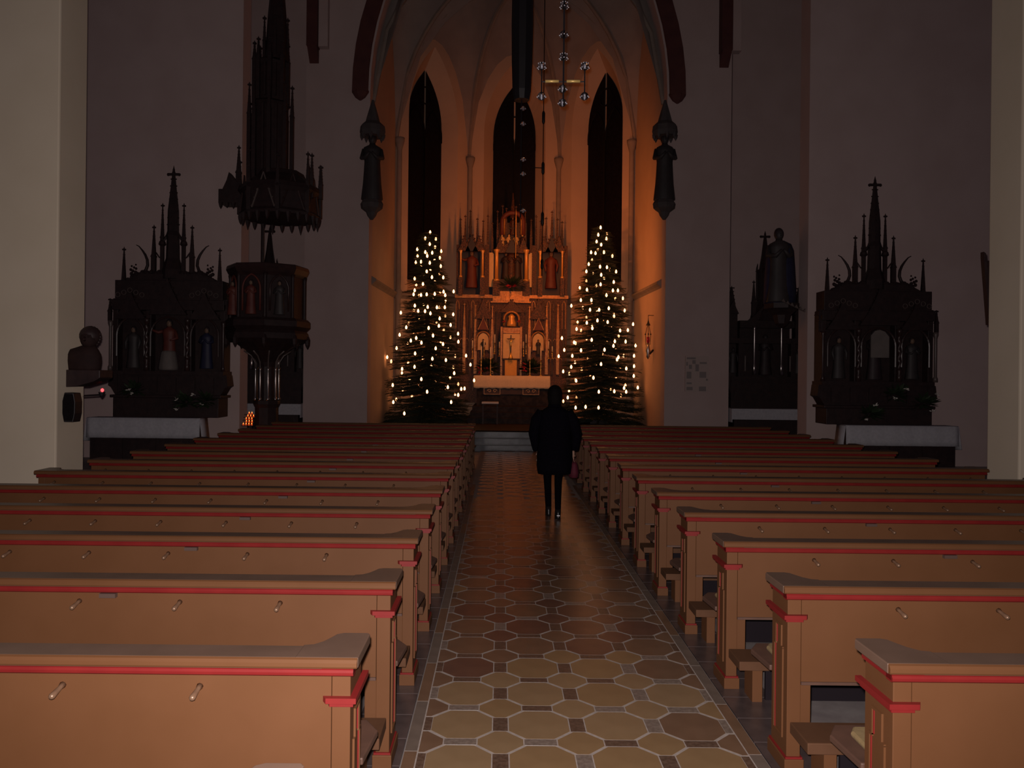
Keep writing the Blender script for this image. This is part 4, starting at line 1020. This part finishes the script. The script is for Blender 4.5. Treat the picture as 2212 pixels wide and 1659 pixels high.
LT = [(500,173),(465,217),(541,222),(497,258),(407,296),(465,316),(515,321),(580,310),(409,343),(479,344),(570,357),(396,391),(434,386),(497,394),(577,418),(475,456),(513,498),(595,500),(388,508),(448,547),(388,593),(380,622),(434,627),(475,622),(533,619),(597,603),(609,628),(670,601),(389,704),(482,714),(549,716),(606,716),(413,742),(463,744),(502,760),(288,755),(667,767),(569,797),(563,850),(648,844),(489,866),(327,861),(702,907),(279,915),(521,921),(399,938),(360,957),(437,972),(704,965),(593,982),(257,1011),(540,1013),(189,1077),(218,1107),(760,1066),(614,1098),(792,1131),(387,1147),(297,1162),(674,1193),(229,1279),(436,1236),(628,1294),(725,1307),(749,1304),(478,1327),(703,1350),(233,1402),(652,1402),(313,1484),(391,1050),(516,1088),(818,1245)]
RT = [(1734,138),(1779,185),(1717,191),(1776,219),(1705,241),(1738,262),(1758,317),(1665,318),(1697,324),(1819,344),(1648,403),(1730,422),(1780,426),(1631,456),(1846,457),(1738,481),(1829,533),(1734,550),(1583,576),(1635,588),(1823,594),(1859,594),(1776,628),(1667,663),(1591,664),(1895,651),(1522,705),(1793,723),(1657,734),(1723,734),(1908,739),(1831,780),(1711,811),(1634,828),(1785,822),(1560,873),(1674,867),(1875,884),(1931,881),(1969,838),(1454,939),(1542,970),(1669,952),(1837,962),(1915,964),(1827,995),(1987,993),(1471,1025),(1592,1027),(1762,1023),(1430,1070),(1529,1067),(1976,1067),(1863,1077),(1853,1094),(1737,1127),(1976,1142),(1920,1159),(1521,1147),(1463,1180),(1682,1226),(1974,1213),(1557,1247),(2003,1297),(1904,1300),(1919,1327),(1833,1324),(1721,1327),(1496,1369),(1553,1442),(1625,1437),(1719,1442)]
t1 = fir_tree(926, 502, 11, 'tall dark fir tree on the pulpit side of the high altar')
t2 = fir_tree(1299, 490, 12, 'tall dark fir tree on the hymn board side of the high altar')
lights(t1, LT, 21, 'warm lit fairy lights on the fir tree at the pulpit side'); lights(t2, RT, 22, 'warm lit fairy lights on the fir tree at the hymn board side')
# ================================================================== JAMB STATUES
for s, px in ((-1, 803), (1, 1436)):
    X_ = at(px, 400, 21.9)[0]; Yj = 21.95
    r = thing('jamb_statue', (X_, Yj, 6.4), 'dark saint statue with bracket and canopy high on the chancel arch, %s side' % ('pulpit' if s < 0 else 'hymn board'), 'statue', 'chancel arch statues')
    zj = lambda y: at(px, y, 21.9)[2]
    carved(r, X_, Yj, zj(432), zj(290)-zj(432), M['robe_grey'], 'pray', 'robe_grey', 'figure_body')
    MB().lathe([(.04, zj(474)), (.12, zj(466)), (.16, zj(458)), (.30, zj(450)), (.32, zj(440)), (.26, zj(432))], X_, Yj, 8).build('bracket', M['statstone'], r)
    mb = MB(); mb.lathe([(.32, zj(294)), (.36, zj(284)), (.34, zj(272)), (.2, zj(262)), (.16, zj(250)), (.03, zj(215))], X_, Yj, 8)
    for k in range(8): mb.lathe([(.005, zj(303)), (.05, zj(296)), (.06, zj(290))], X_+.3*cos(k*pi/4), Yj+.3*sin(k*pi/4), 5)
    mb.build('canopy', M['statstone'], r)
# ================================================================== PIER BUST, SPEAKER, LAMP
Yb = 9.62; X_ = at(181, 760, Yb)[0]
r = thing('carved_bust', (X_, Yb, 1.9), 'dark carved bust on a wooden console fixed to the pale pier', 'bust')
zb = lambda y: at(181, y, Yb)[2]
def ell(cx, cy, z, rx, ry, n=18): return [(cx+rx*cos(2*pi*j/n), cy+ry*sin(2*pi*j/n), z) for j in range(n)]
pxm = Yb/1700.
mb = MB(); mb.loft([ell(X_+dx*pxm, Yb, zb(y), hw*pxm, hw*pxm*.55) for y, hw, dx in ((800, 34, 0), (794, 36, 0), (780, 39, -1), (766, 38, -1), (755, 30, 1), (749, 19, 8), (746, 13, 10), (738, 12, 11))])
bd = mb.build('torso', M['bustwood'], r, smooth=True)
hd = (X_+13*pxm, Yb-.01, zb(731))
mb = MB(); mb.ball(hd, 20*pxm, 14, 10, .92, 1, 1.12); mb.tube([(hd[0], hd[1]-.11, hd[2]+.01), (hd[0], hd[1]-.135, hd[2]-.02), (hd[0], hd[1]-.11, hd[2]-.03)], [.012, .018, .012], 6)
for s in (-1, 1): mb.ball((hd[0]+s*.035, hd[1]-.098, hd[2]+.015), .014, 6, 5)
mb.build('head', M['bustwood'], r, smooth=True)
mb = MB(); mb.ball((hd[0], hd[1]+.02, hd[2]+.03), 22*pxm, 14, 9, 1, 1, 1.0)
for k in range(22): mb.ball((hd[0]+.115*cos(k*.3+.0), hd[1]+.03, hd[2]+.02+.115*sin(k*.3)), .022, 6, 4)
mb.build('curled_hair', M['darkwood'], r, smooth=True)
mb = MB(); L_ = X_-44*pxm; R_ = X_+46*pxm
mb.prism([(L_, zb(799)), (L_, zb(837)), (X_-5*pxm, zb(835)), (R_-14*pxm, zb(824)), (R_, zb(816)), (R_, zb(799))], 'y', Yb-.12, Yb+.2); mb.build('console', M['darkwood'], r, bevel=.01)
Xs, Ysp = -5.16, 9.42; zs_ = lambda y: at(152, y, Ysp)[2]; q = .152/35
r = thing('loudspeaker', (Xs, Ysp, zs_(912)), 'dark loudspeaker with cut corners mounted on the pier below the bust', 'loudspeaker')
pl = [(-13, 912), (12, 912), (17, 893), (17.5, 868), (12.5, 849), (-12, 848), (-17.6, 866), (-17.6, 893)]
mb = MB(); mb.prism([(Xs+a*q, zs_(b)) for a, b in pl], 'y', Ysp, Ysp+.17); mb.build('cabinet', M['black'], r, bevel=.006)
mb = MB(); mb.prism([(Xs+a*q*.86, zs_(880)+(zs_(b)-zs_(880))*.9) for a, b in pl], 'y', Ysp-.012, Ysp+.003); mb.build('grille_cloth', M['speaker'], r)
X_, Y_, Z_ = at(221, 843, 10.4)
r = thing('wall_lamp', (X_, Y_, Z_), 'tiny glowing red lamp on a bracket beside the bust console', 'lamp')
MB().lathe([(.008, Z_-.022), (.02, Z_-.01), (.02, Z_+.012), (.006, Z_+.024)], X_, Y_, 8).build('bulb', M['redlamp'], r, smooth=True)
mb = MB(); mb.lathe([(.006, Z_-.10), (.03, Z_-.07), (.045, Z_-.03), (.045, Z_-.024)], X_-.01, Y_+.01, 8); mb.tube([(X_-.02, Y_, Z_-.06), (X_-.14, Y_-.3, Z_-.07), (-5.24, 9.88, Z_-.07)], .012, 5); mb.build('cup', M['black'], r)
# framed relief on the other pier's inner face
zr = lambda y: at(2138, y, 10.0)[2]
r = thing('relief_panel', (AX+5.66, 9.97, zr(700)), 'dark narrow carved panel seen edge-on behind the pale pier', 'carving')
mb = MB(); mb.prism([(AX+5.80, zr(702)), (AX+5.68, zr(548)), (AX+5.655, zr(545)), (AX+5.655, zr(556)), (AX+5.73, zr(702))], 'y', 9.96, 10.03); mb.build('board', M['darkwood'], r)
mb = MB(); mb.prism([(AX+5.80, zr(690)), (AX+5.69, zr(565)), (AX+5.85, zr(565)), (AX+5.90, zr(690))], 'y', 9.925, 9.96); mb.build('relief', M['darkwood2'], r)
# ================================================================== VOTIVE STAND
X_, Y_, Z_ = at(538, 905, 17.3)
X_ = at(538, 905, 17.0)[0]; Yv = 17.0
r = thing('votive_stand', (X_, Yv, 0), 'black tiered stand for votive candles beside the pulpit base', 'candle stand')
mb = MB(); mb.box(X_-.12, X_+.12, Yv-.12, Yv+.3, 0, .06); mb.box(X_-.03, X_+.03, Yv+.1, Yv+.16, .06, .85); mb.build('stem', M['black'], r)
rowsv = [(917, 4), (911, 3), (905, 3), (899, 3), (893, 2)]
for i, (yy, n) in enumerate(rowsv):
    zz_ = at(538, yy+2, 16.9+.05*i)[2]
    mb = MB(); mb.box(X_-.13, X_+.13, 16.9+.05*i-.02, 16.9+.05*i+.02, zz_-.012, zz_); mb.build('shelf', M['black'], r)
    for k in range(n):
        xx = X_-.09+.18*(k+.5*(4-n) if n < 4 else k)/3+(.02 if i % 2 else 0)
        v = thing('votive_candle', (xx, 16.9+.05*i, zz_), 'glowing orange votive candle on the %s tier, %s from the bust side' % (('lowest', 'second lowest', 'middle', 'second highest', 'highest')[i], nth[k]), 'candle', 'votive candles on the stand')
        MB().lathe([(.016, zz_), (.02, zz_+.004), (.021, zz_+.03)], xx, 16.9+.05*i, 8).build('glass_cup', M['votiveglass'], v, smooth=True)
        MB().lathe([(.004, zz_+.02), (.011, zz_+.03), (.008, zz_+.045), (.001, zz_+.06)], xx, 16.9+.05*i, 6).build('flame', M['votive'], v, smooth=True)
# ================================================================== SANCTUARY LAMP
Ys = 23.6; X_ = at(1400, 730, Ys)[0]; zl = lambda y: at(1400, y, Ys)[2]
r = thing('sanctuary_lamp', (X_, Ys, zl(782)), 'hanging ruby glass lamp on chains beside the chancel wall', 'lamp')
MB().lathe([(.07, zl(703)), (.03, zl(697)), (.012, zl(692)), (.004, zl(684))], X_, Ys, 8).build('crown', M['black'], r)
mb = MB()
for k in range(3):
    t = k*2.1+.4; mb.tube([(X_+.02*cos(t), Ys+.02*sin(t), zl(703)), (X_+.09*cos(t), Ys+.09*sin(t), zl(722)), (X_+.07*cos(t), Ys+.07*sin(t), zl(745))], .008, 4); mb.ball((X_+.09*cos(t), Ys+.09*sin(t), zl(722)), .025, 6, 4)
mb.build('chain', M['black'], r)
MB().lathe([(.035, zl(741)), (.05, zl(736)), (.045, zl(728))], X_, Ys, 10).build('ruby_cup', M['rubyglass'], r, smooth=True)
MB().lathe([(.01, zl(776)), (.06, zl(770)), (.05, zl(764)), (.08, zl(758)), (.05, zl(748)), (.035, zl(741))], X_, Ys, 10).build('lamp_bowl', M['silver'], r, smooth=True)
mb = MB(); mb.tube([(X_+.05, Ys, zl(764)), (X_+.12, Ys+.05, zl(760)), (4.60, Ys+.1, zl(756))], .03, 6); mb.tube([(X_, Ys, zl(684)), (X_, Ys, zl(681)), (4.62, Ys+.1, zl(681))], .01, 4); mb.build('wall_bracket', M['black'], r)
# ================================================================== HYMN BOARD, WALL BOX, WHITE BENCH
zh = lambda y: at(1506, y, 22.1)[2]; xh = lambda x: at(x, 808, 22.1)[0]
r = thing('hymn_board', (xh(1506), 22.15, zh(845)), 'pale rectangular hymn board with dark number plates on the arch wall', 'board')
MB().box(xh(1481), xh(1531), 22.14, 22.19, zh(846), zh(769)).build('panel', M['board'], r)
for i, (x0, x1, y0, y1) in enumerate(((1484, 1503, 772, 776), (1496, 1503, 778, 786), (1483, 1486, 782, 790), (1489, 1495, 788, 797), (1503, 1510, 787, 802), (1512, 1527, 782, 786), (1484, 1494, 803, 818), (1512, 1526, 803, 816), (1526, 1539-9, 818, 822), (1484, 1495, 826, 830), (1484, 1497, 836, 843), (1511, 1526, 835, 848-3))):
    MB().box(xh(x0), xh(x1), 22.125, 22.14, zh(y1), zh(y0)).build('number_plate', M['boardink'], r)
X_, _, Z_ = at(668, 861, 23.1); r = thing('wall_box', (X_, 23.15, Z_-.06), 'small dark box on the bay wall beside the pulpit', 'box')
MB().box(X_-.07, X_+.07, 23.1, 23.2, Z_-.07, Z_+.07).build('housing', M['black'], r, bevel=.01)
MB().box(X_-.05, X_+.05, 23.09, 23.10, Z_-.05, Z_+.05).build('cover_plate', M['speaker'], r)
X_, _, Z_ = at(1059, 870, 24.4)
r = thing('kneeling_bench', (X_, 24.4, .45), 'small bench with a white top in front of the high altar', 'bench')
MB().box(X_-.26, X_+.26, 24.25, 24.5, Z_-.03, Z_+.03).build('white_top', M['paper'], r, bevel=.008)
for s in (-1, 1): MB().box(X_+s*.22-.02, X_+s*.22+.02, 24.3, 24.45, .45, Z_-.03).build('leg', M['darkwood'], r)
# ================================================================== CHANDELIERS
def globe(parent, x, y, z, rr, kind=0):
    MB().ball((x, y, z), rr, 12, 8).build('glass_globe', M['crystal'], parent)
    mb = MB()
    for k in range(8):
        t = k*pi/4; mb.ball((x+rr*1.04*cos(t), y+rr*1.04*sin(t), z-(.2 if kind else .45)*rr), rr*.15, 6, 4)
        if not kind: mb.ball((x+rr*.86*cos(t+.3), y+rr*.86*sin(t+.3), z+.62*rr), rr*.13, 6, 4)
    mb.lathe([(rr*.12, z-rr*.7), (rr*.22, z-rr*.2), (rr*.12, z+rr*.6)], x, y, 8)
    mb.build('glint_bead', M['glint'], parent, smooth=True)  # white beads around each globe paint its flash glints
Yc = 8.0; xc, _, zc = at(1217, 190, Yc)
c_ = lambda x, y: at(x, y, Yc)
r = thing('chandelier', (xc, Yc, c_(1217, 222)[2]), 'slim hanging chandelier of glass globes with short brass cross bars', 'chandelier')
mb = MB(); mb.tube([(xc, Yc, c_(1217, 226)[2]), (xc, Yc, 18.2)], .010, 6); mb.build('centre_rod', M['black'], r)
for y, kd in ((12, 0), (75, 1), (123, 0), (192, 1), (222, 1)):
    globe(r, xc-.008*(y > 150), Yc, c_(1217, y)[2], .042, kd)
for x in (1170, 1263):
    X_ = c_(x, 175)[0]
    mb = MB(); mb.tube([(X_, Yc, c_(x, 138)[2]), (X_, Yc, c_(x, 210)[2])], .007, 5); mb.build('side_rod', M['black'], r)
    for y, kd in ((143, 0), (208, 1)): globe(r, X_, Yc, c_(x, y)[2], .042, kd)
for x0, x1 in ((1178, 1207), (1224, 1253)):
    a, b = c_(x0, 175.5), c_(x1, 175.5)
    mb = MB(); mb.tube([a, b], .0145, 10); mb.build('brass_bar', M['barbrass'], r, smooth=True)
a, b = c_(1170, 175), c_(1263, 175); mb = MB(); mb.tube([(a[0], Yc+.02, a[2]), (b[0], Yc+.02, b[2])], .006, 6); mb.build('cross_bar', M['black'], r)
Yf = 14.5; f_ = lambda x, y: at(x, y, Yf)
xf = f_(1127, 200)[0]
r = thing('chandelier', (xf, Yf, f_(1127, 460)[2]), 'dark unlit chandelier cluster hanging in front of the central apse window', 'chandelier')
mb = MB(); mb.lathe([(.14, f_(0, 205)[2]), (.17, f_(0, 185)[2]), (.19, f_(0, 120)[2]), (.20, f_(0, 40)[2]), (.19, f_(0, -60)[2]), (.04, f_(0, -120)[2])], xf, Yf, 10); mb.build('hanging_cluster', M['black'], r)
MB().tube([(xf, Yf, f_(0, -120)[2]), (xf, Yf, 18)], .02, 5).build('upper_rod', M['black'], r)
MB().tube([(xf, Yf, f_(0, 205)[2]), (xf, Yf, f_(0, 458)[2])], .012, 5).build('lower_rod', M['black'], r)
for y in (125, 235, 268, 345, 376, 455): globe(r, f_(1130, y)[0], Yf-.02, f_(1130, y)[2], .045, 1)
YS = 21.7; g_ = lambda y: at(1173, y, YS); xs2 = g_(360)[0]
r = thing('hanging_spotlight', (xs2, YS, g_(590)[2]), 'string of slim dark spotlights hanging beside the central apse window', 'spotlight')
mb = MB(); mb.tube([(xs2, YS, 16.0), (xs2, YS, g_(596)[2])], .012, 5); mb.build('suspension_cable', M['black'], r)
for y0, y1 in ((240, 268), (350, 377), (458, 488), (560, 582)):
    z0_, z1_ = g_(y1)[2], g_(y0)[2]; zm = (z0_+z1_)/2
    mb = MB(); mb.lathe([(.02, z0_), (.042, z0_+.05), (.042, z1_-.05), (.02, z1_)], xs2, YS, 10); h = mb.build('lamp_housing', M['black'], r, smooth=True)
    MB().prism([(YS+.03, z0_+.05), (YS+.046, z0_+.06), (YS+.046, z1_-.06), (YS+.03, z1_-.05)], 'x', xs2-.025, xs2+.025).build('lamp_lens', M['lens'], h)
    ld = bpy.data.lights.new('spotlight_beam', 'SPOT'); lo = bpy.data.objects.new('spotlight_beam', ld); COL.objects.link(lo); lo.parent = r
    lo.location = (0, .09, zm-g_(590)[2]); lo.rotation_euler = (radians(90-12), 0, radians(-10))
    ld.energy = SPOT_W*(.45 if y0 == 240 else .85 if y0 == 350 else 1.35); ld.color = (1.0, .25, .045); ld.spot_size = radians(150); ld.spot_blend = 1.0; ld.shadow_soft_size = .06
mb = MB(); mb.tube([(xs2-.3, YS, g_(362)[2]), (xs2, YS, g_(363)[2])], .012, 5); mb.build('side_arm', M['black'], r)
# ================================================================== PERSON
PX, PY = at(1196, 1116, 11.0)[0], 11.0
r = thing('person', (PX, PY, 0), 'person in a long black coat walking up the aisle, holding a crimson bag', 'person')
def skin(name, verts, edges, radii, m, parent, sub=2, root=0):
    me = bpy.data.meshes.new(name); off = origin(parent)
    me.from_pydata([(v[0]-off[0], v[1]-off[1], v[2]-off[2]) for v in verts], edges, []); me.update()
    me.materials.append(m); o = bpy.data.objects.new(name, me); COL.objects.link(o); o.parent = parent
    md = o.modifiers.new('skin', 'SKIN'); md.use_smooth_shade = True
    for i, sv in enumerate(me.skin_vertices[0].data):
        sv.radius = radii[i] if isinstance(radii[i], tuple) else (radii[i], radii[i]); sv.use_root = (i == root)
    s = o.modifiers.new('sub', 'SUBSURF'); s.levels = sub; s.render_levels = sub
    return o
V = [(0, 0, .95), (0, 0, 1.15), (0, .0, 1.36), (0, .0, 1.50), (0, .03, 1.60), (0, .05, 1.70),
     (-.10, 0, .90), (-.085, .10, .52), (-.07, .06, .10), (-.07, .17, .05),
     (.10, 0, .90), (.06, .03, .50), (.045, -.18, .13), (.045, -.08, .05),
     (-.19, 0, 1.44), (-.25, .02, 1.17), (-.22, .10, .94),
     (.19, 0, 1.44), (.27, -.02, 1.17), (.27, .05, .93)]
V = [(PX+a, PY+b, c) for a, b, c in V]
E = [(0, 1), (1, 2), (2, 3), (3, 4), (4, 5), (0, 6), (6, 7), (7, 8), (8, 9), (0, 10), (10, 11), (11, 12), (12, 13), (2, 14), (14, 15), (15, 16), (2, 17), (17, 18), (18, 19)]
R_ = [.14, .13, .15, .06, .075, .06, .09, .06, .045, .035, .09, .06, .045, .035, .06, .045, .03, .06, .045, .03]
body = skin('body', V, E, R_, M['trouser'], r)
def hand(cx, cy, cz, s):
    v = [(cx, cy, cz+.03), (cx, cy+.005, cz-.03), (cx, cy+.01, cz-.07)]; e = [(0, 1), (1, 2)]; rr = [.022, (.024, .03), (.018, .032)]
    for k, ln in enumerate((.065, .078, .072, .055)):
        y = cy+.03-.02*k; b = len(v)
        v += [(cx, y, cz-.075), (cx-s*.008, y, cz-.075-ln*.55), (cx-s*.026, y, cz-.075-ln*.9)]; e += [(2, b), (b, b+1), (b+1, b+2)]; rr += [.0095, .0085, .007]
    b = len(v); v += [(cx-s*.015, cy+.035, cz-.03), (cx-s*.03, cy+.05, cz-.065)]; e += [(1, b), (b, b+1)]; rr += [.011, .009]
    return v, e, rr
for s, (hx_, hy_, hz_) in ((1, (PX-.22, PY+.10, .90)), (-1, (PX+.27, PY+.05, .89))):
    v, e, rr = hand(hx_, hy_, hz_, s); skin('hand', v, e, rr, M['flesh'], r, 1)
mb = MB()
def cr(z, rx, ry, oy=0, n=24, fa=.03): return [(PX+rx*(1+fa*cos(7*2*pi*j/n))*cos(2*pi*j/n), PY+oy+ry*(1+fa*cos(5*2*pi*j/n))*sin(2*pi*j/n), z) for j in range(n)]
mb.loft([cr(.60, .235, .20), cr(.70, .25, .20), cr(.95, .245, .175), cr(1.12, .225, .16), cr(1.32, .235, .165), cr(1.44, .22, .15, 0, 24, 0), cr(1.50, .15, .12, 0, 24, 0), cr(1.54, .08, .09, .01, 24, 0)])
for s, pts in ((-1, [(-.17, 0, 1.45), (-.25, .0, 1.34), (-.29, .02, 1.15), (-.25, .09, .95), (-.245, .10, .93)]), (1, [(.17, 0, 1.45), (.25, 0, 1.34), (.31, -.02, 1.15), (.29, .04, .95), (.287, .045, .93)])):
    mb.tube([(PX+a, PY+b, c) for a, b, c in pts], [.085, .085, .075, .06, .058], 12)
coat = mb.build('coat', M['coat'], r, smooth=True)
mb = MB(); mb.loft([cr(1.50, .10, .11, .01, 16, 0), cr(1.55, .095, .10, .02, 16, 0), cr(1.585, .08, .085, .03, 16, 0)]); mb.build('collar', M['coat'], coat, smooth=True)
mb = MB(); mb.ball((PX, PY+.055, 1.69), .098, 16, 12, .86, 1.02, 1.18)
mb.tube([(PX, PY+.15, 1.70), (PX, PY+.172, 1.675), (PX, PY+.15, 1.665)], [.01, .016, .01], 6)
for s in (-1, 1):
    mb.ball((PX+s*.086, PY+.045, 1.685), .026, 8, 6, .5, 1, 1.4); mb.ball((PX+s*.034, PY+.142, 1.70), .013, 8, 6)
mb.ball((PX, PY+.146, 1.635), .02, 8, 6, 1.4, .5, .4)
mb.build('head', M['flesh'], r, smooth=True)
mb = MB(); mb.ball((PX, PY+.02, 1.715), .115, 16, 12, .92, .98, 1.05); mb.lathe([(.06, 1.54), (.09, 1.58), (.105, 1.66), (.10, 1.70)], PX, PY+.0, 16, .85); mb.build('hair', M['hair'], r, smooth=True)
for s, (fx, fy, fz, tilt) in ((-1, (-.07, .06, 0, 0)), (1, (.045, -.19, .0, 1))):
    mb = MB(); x, y = PX+fx, PY+fy
    mb.loft([[(x+.042*cos(2*pi*j/14), y+.06+dy+ry*sin(2*pi*j/14), z+(.0 if not tilt else .0)) for j in range(14)] for z, ry, dy in ((.0, .13, 0), (.03, .132, 0), (.055, .12, -.005), (.085, .075, -.04), (.13, .055, -.05))]); sh = mb.build('shoe', M['shoe'], r, smooth=True)
    if tilt: MB().box(x-.02, x+.02, y-.082, y-.075, .05, .062).build('heel_glint', M['heelglint'], sh, label='pale patch painting the glint on the heel')  # small pale box added as the glint on the heel
X_, Y_, Z_ = PX+.275, PY+.05, .76
r = thing('hand_bag', (X_, Y_, .55), "crimson cloth bag hanging from the walking person's hand", 'bag')
mb = MB(); mb.loft([[(X_+rx*cos(2*pi*j/14), Y_+ry*sin(2*pi*j/14), z) for j in range(14)] for z, rx, ry in ((.54, .05, .09), (.55, .07, .12), (.62, .075, .13), (.72, .06, .12), (.755, .04, .11))]); mb.build('pouch', M['redbag'], r, smooth=True)
for s in (-1, 1): MB().tube([(X_+s*.02, Y_-.07, .745), (X_+s*.012-.01, Y_-.03, .80), (X_-.02, Y_, .825), (X_+s*.012-.01, Y_+.03, .80), (X_+s*.02, Y_+.07, .745)], .006, 5).build('handle', M['redbag'], r)
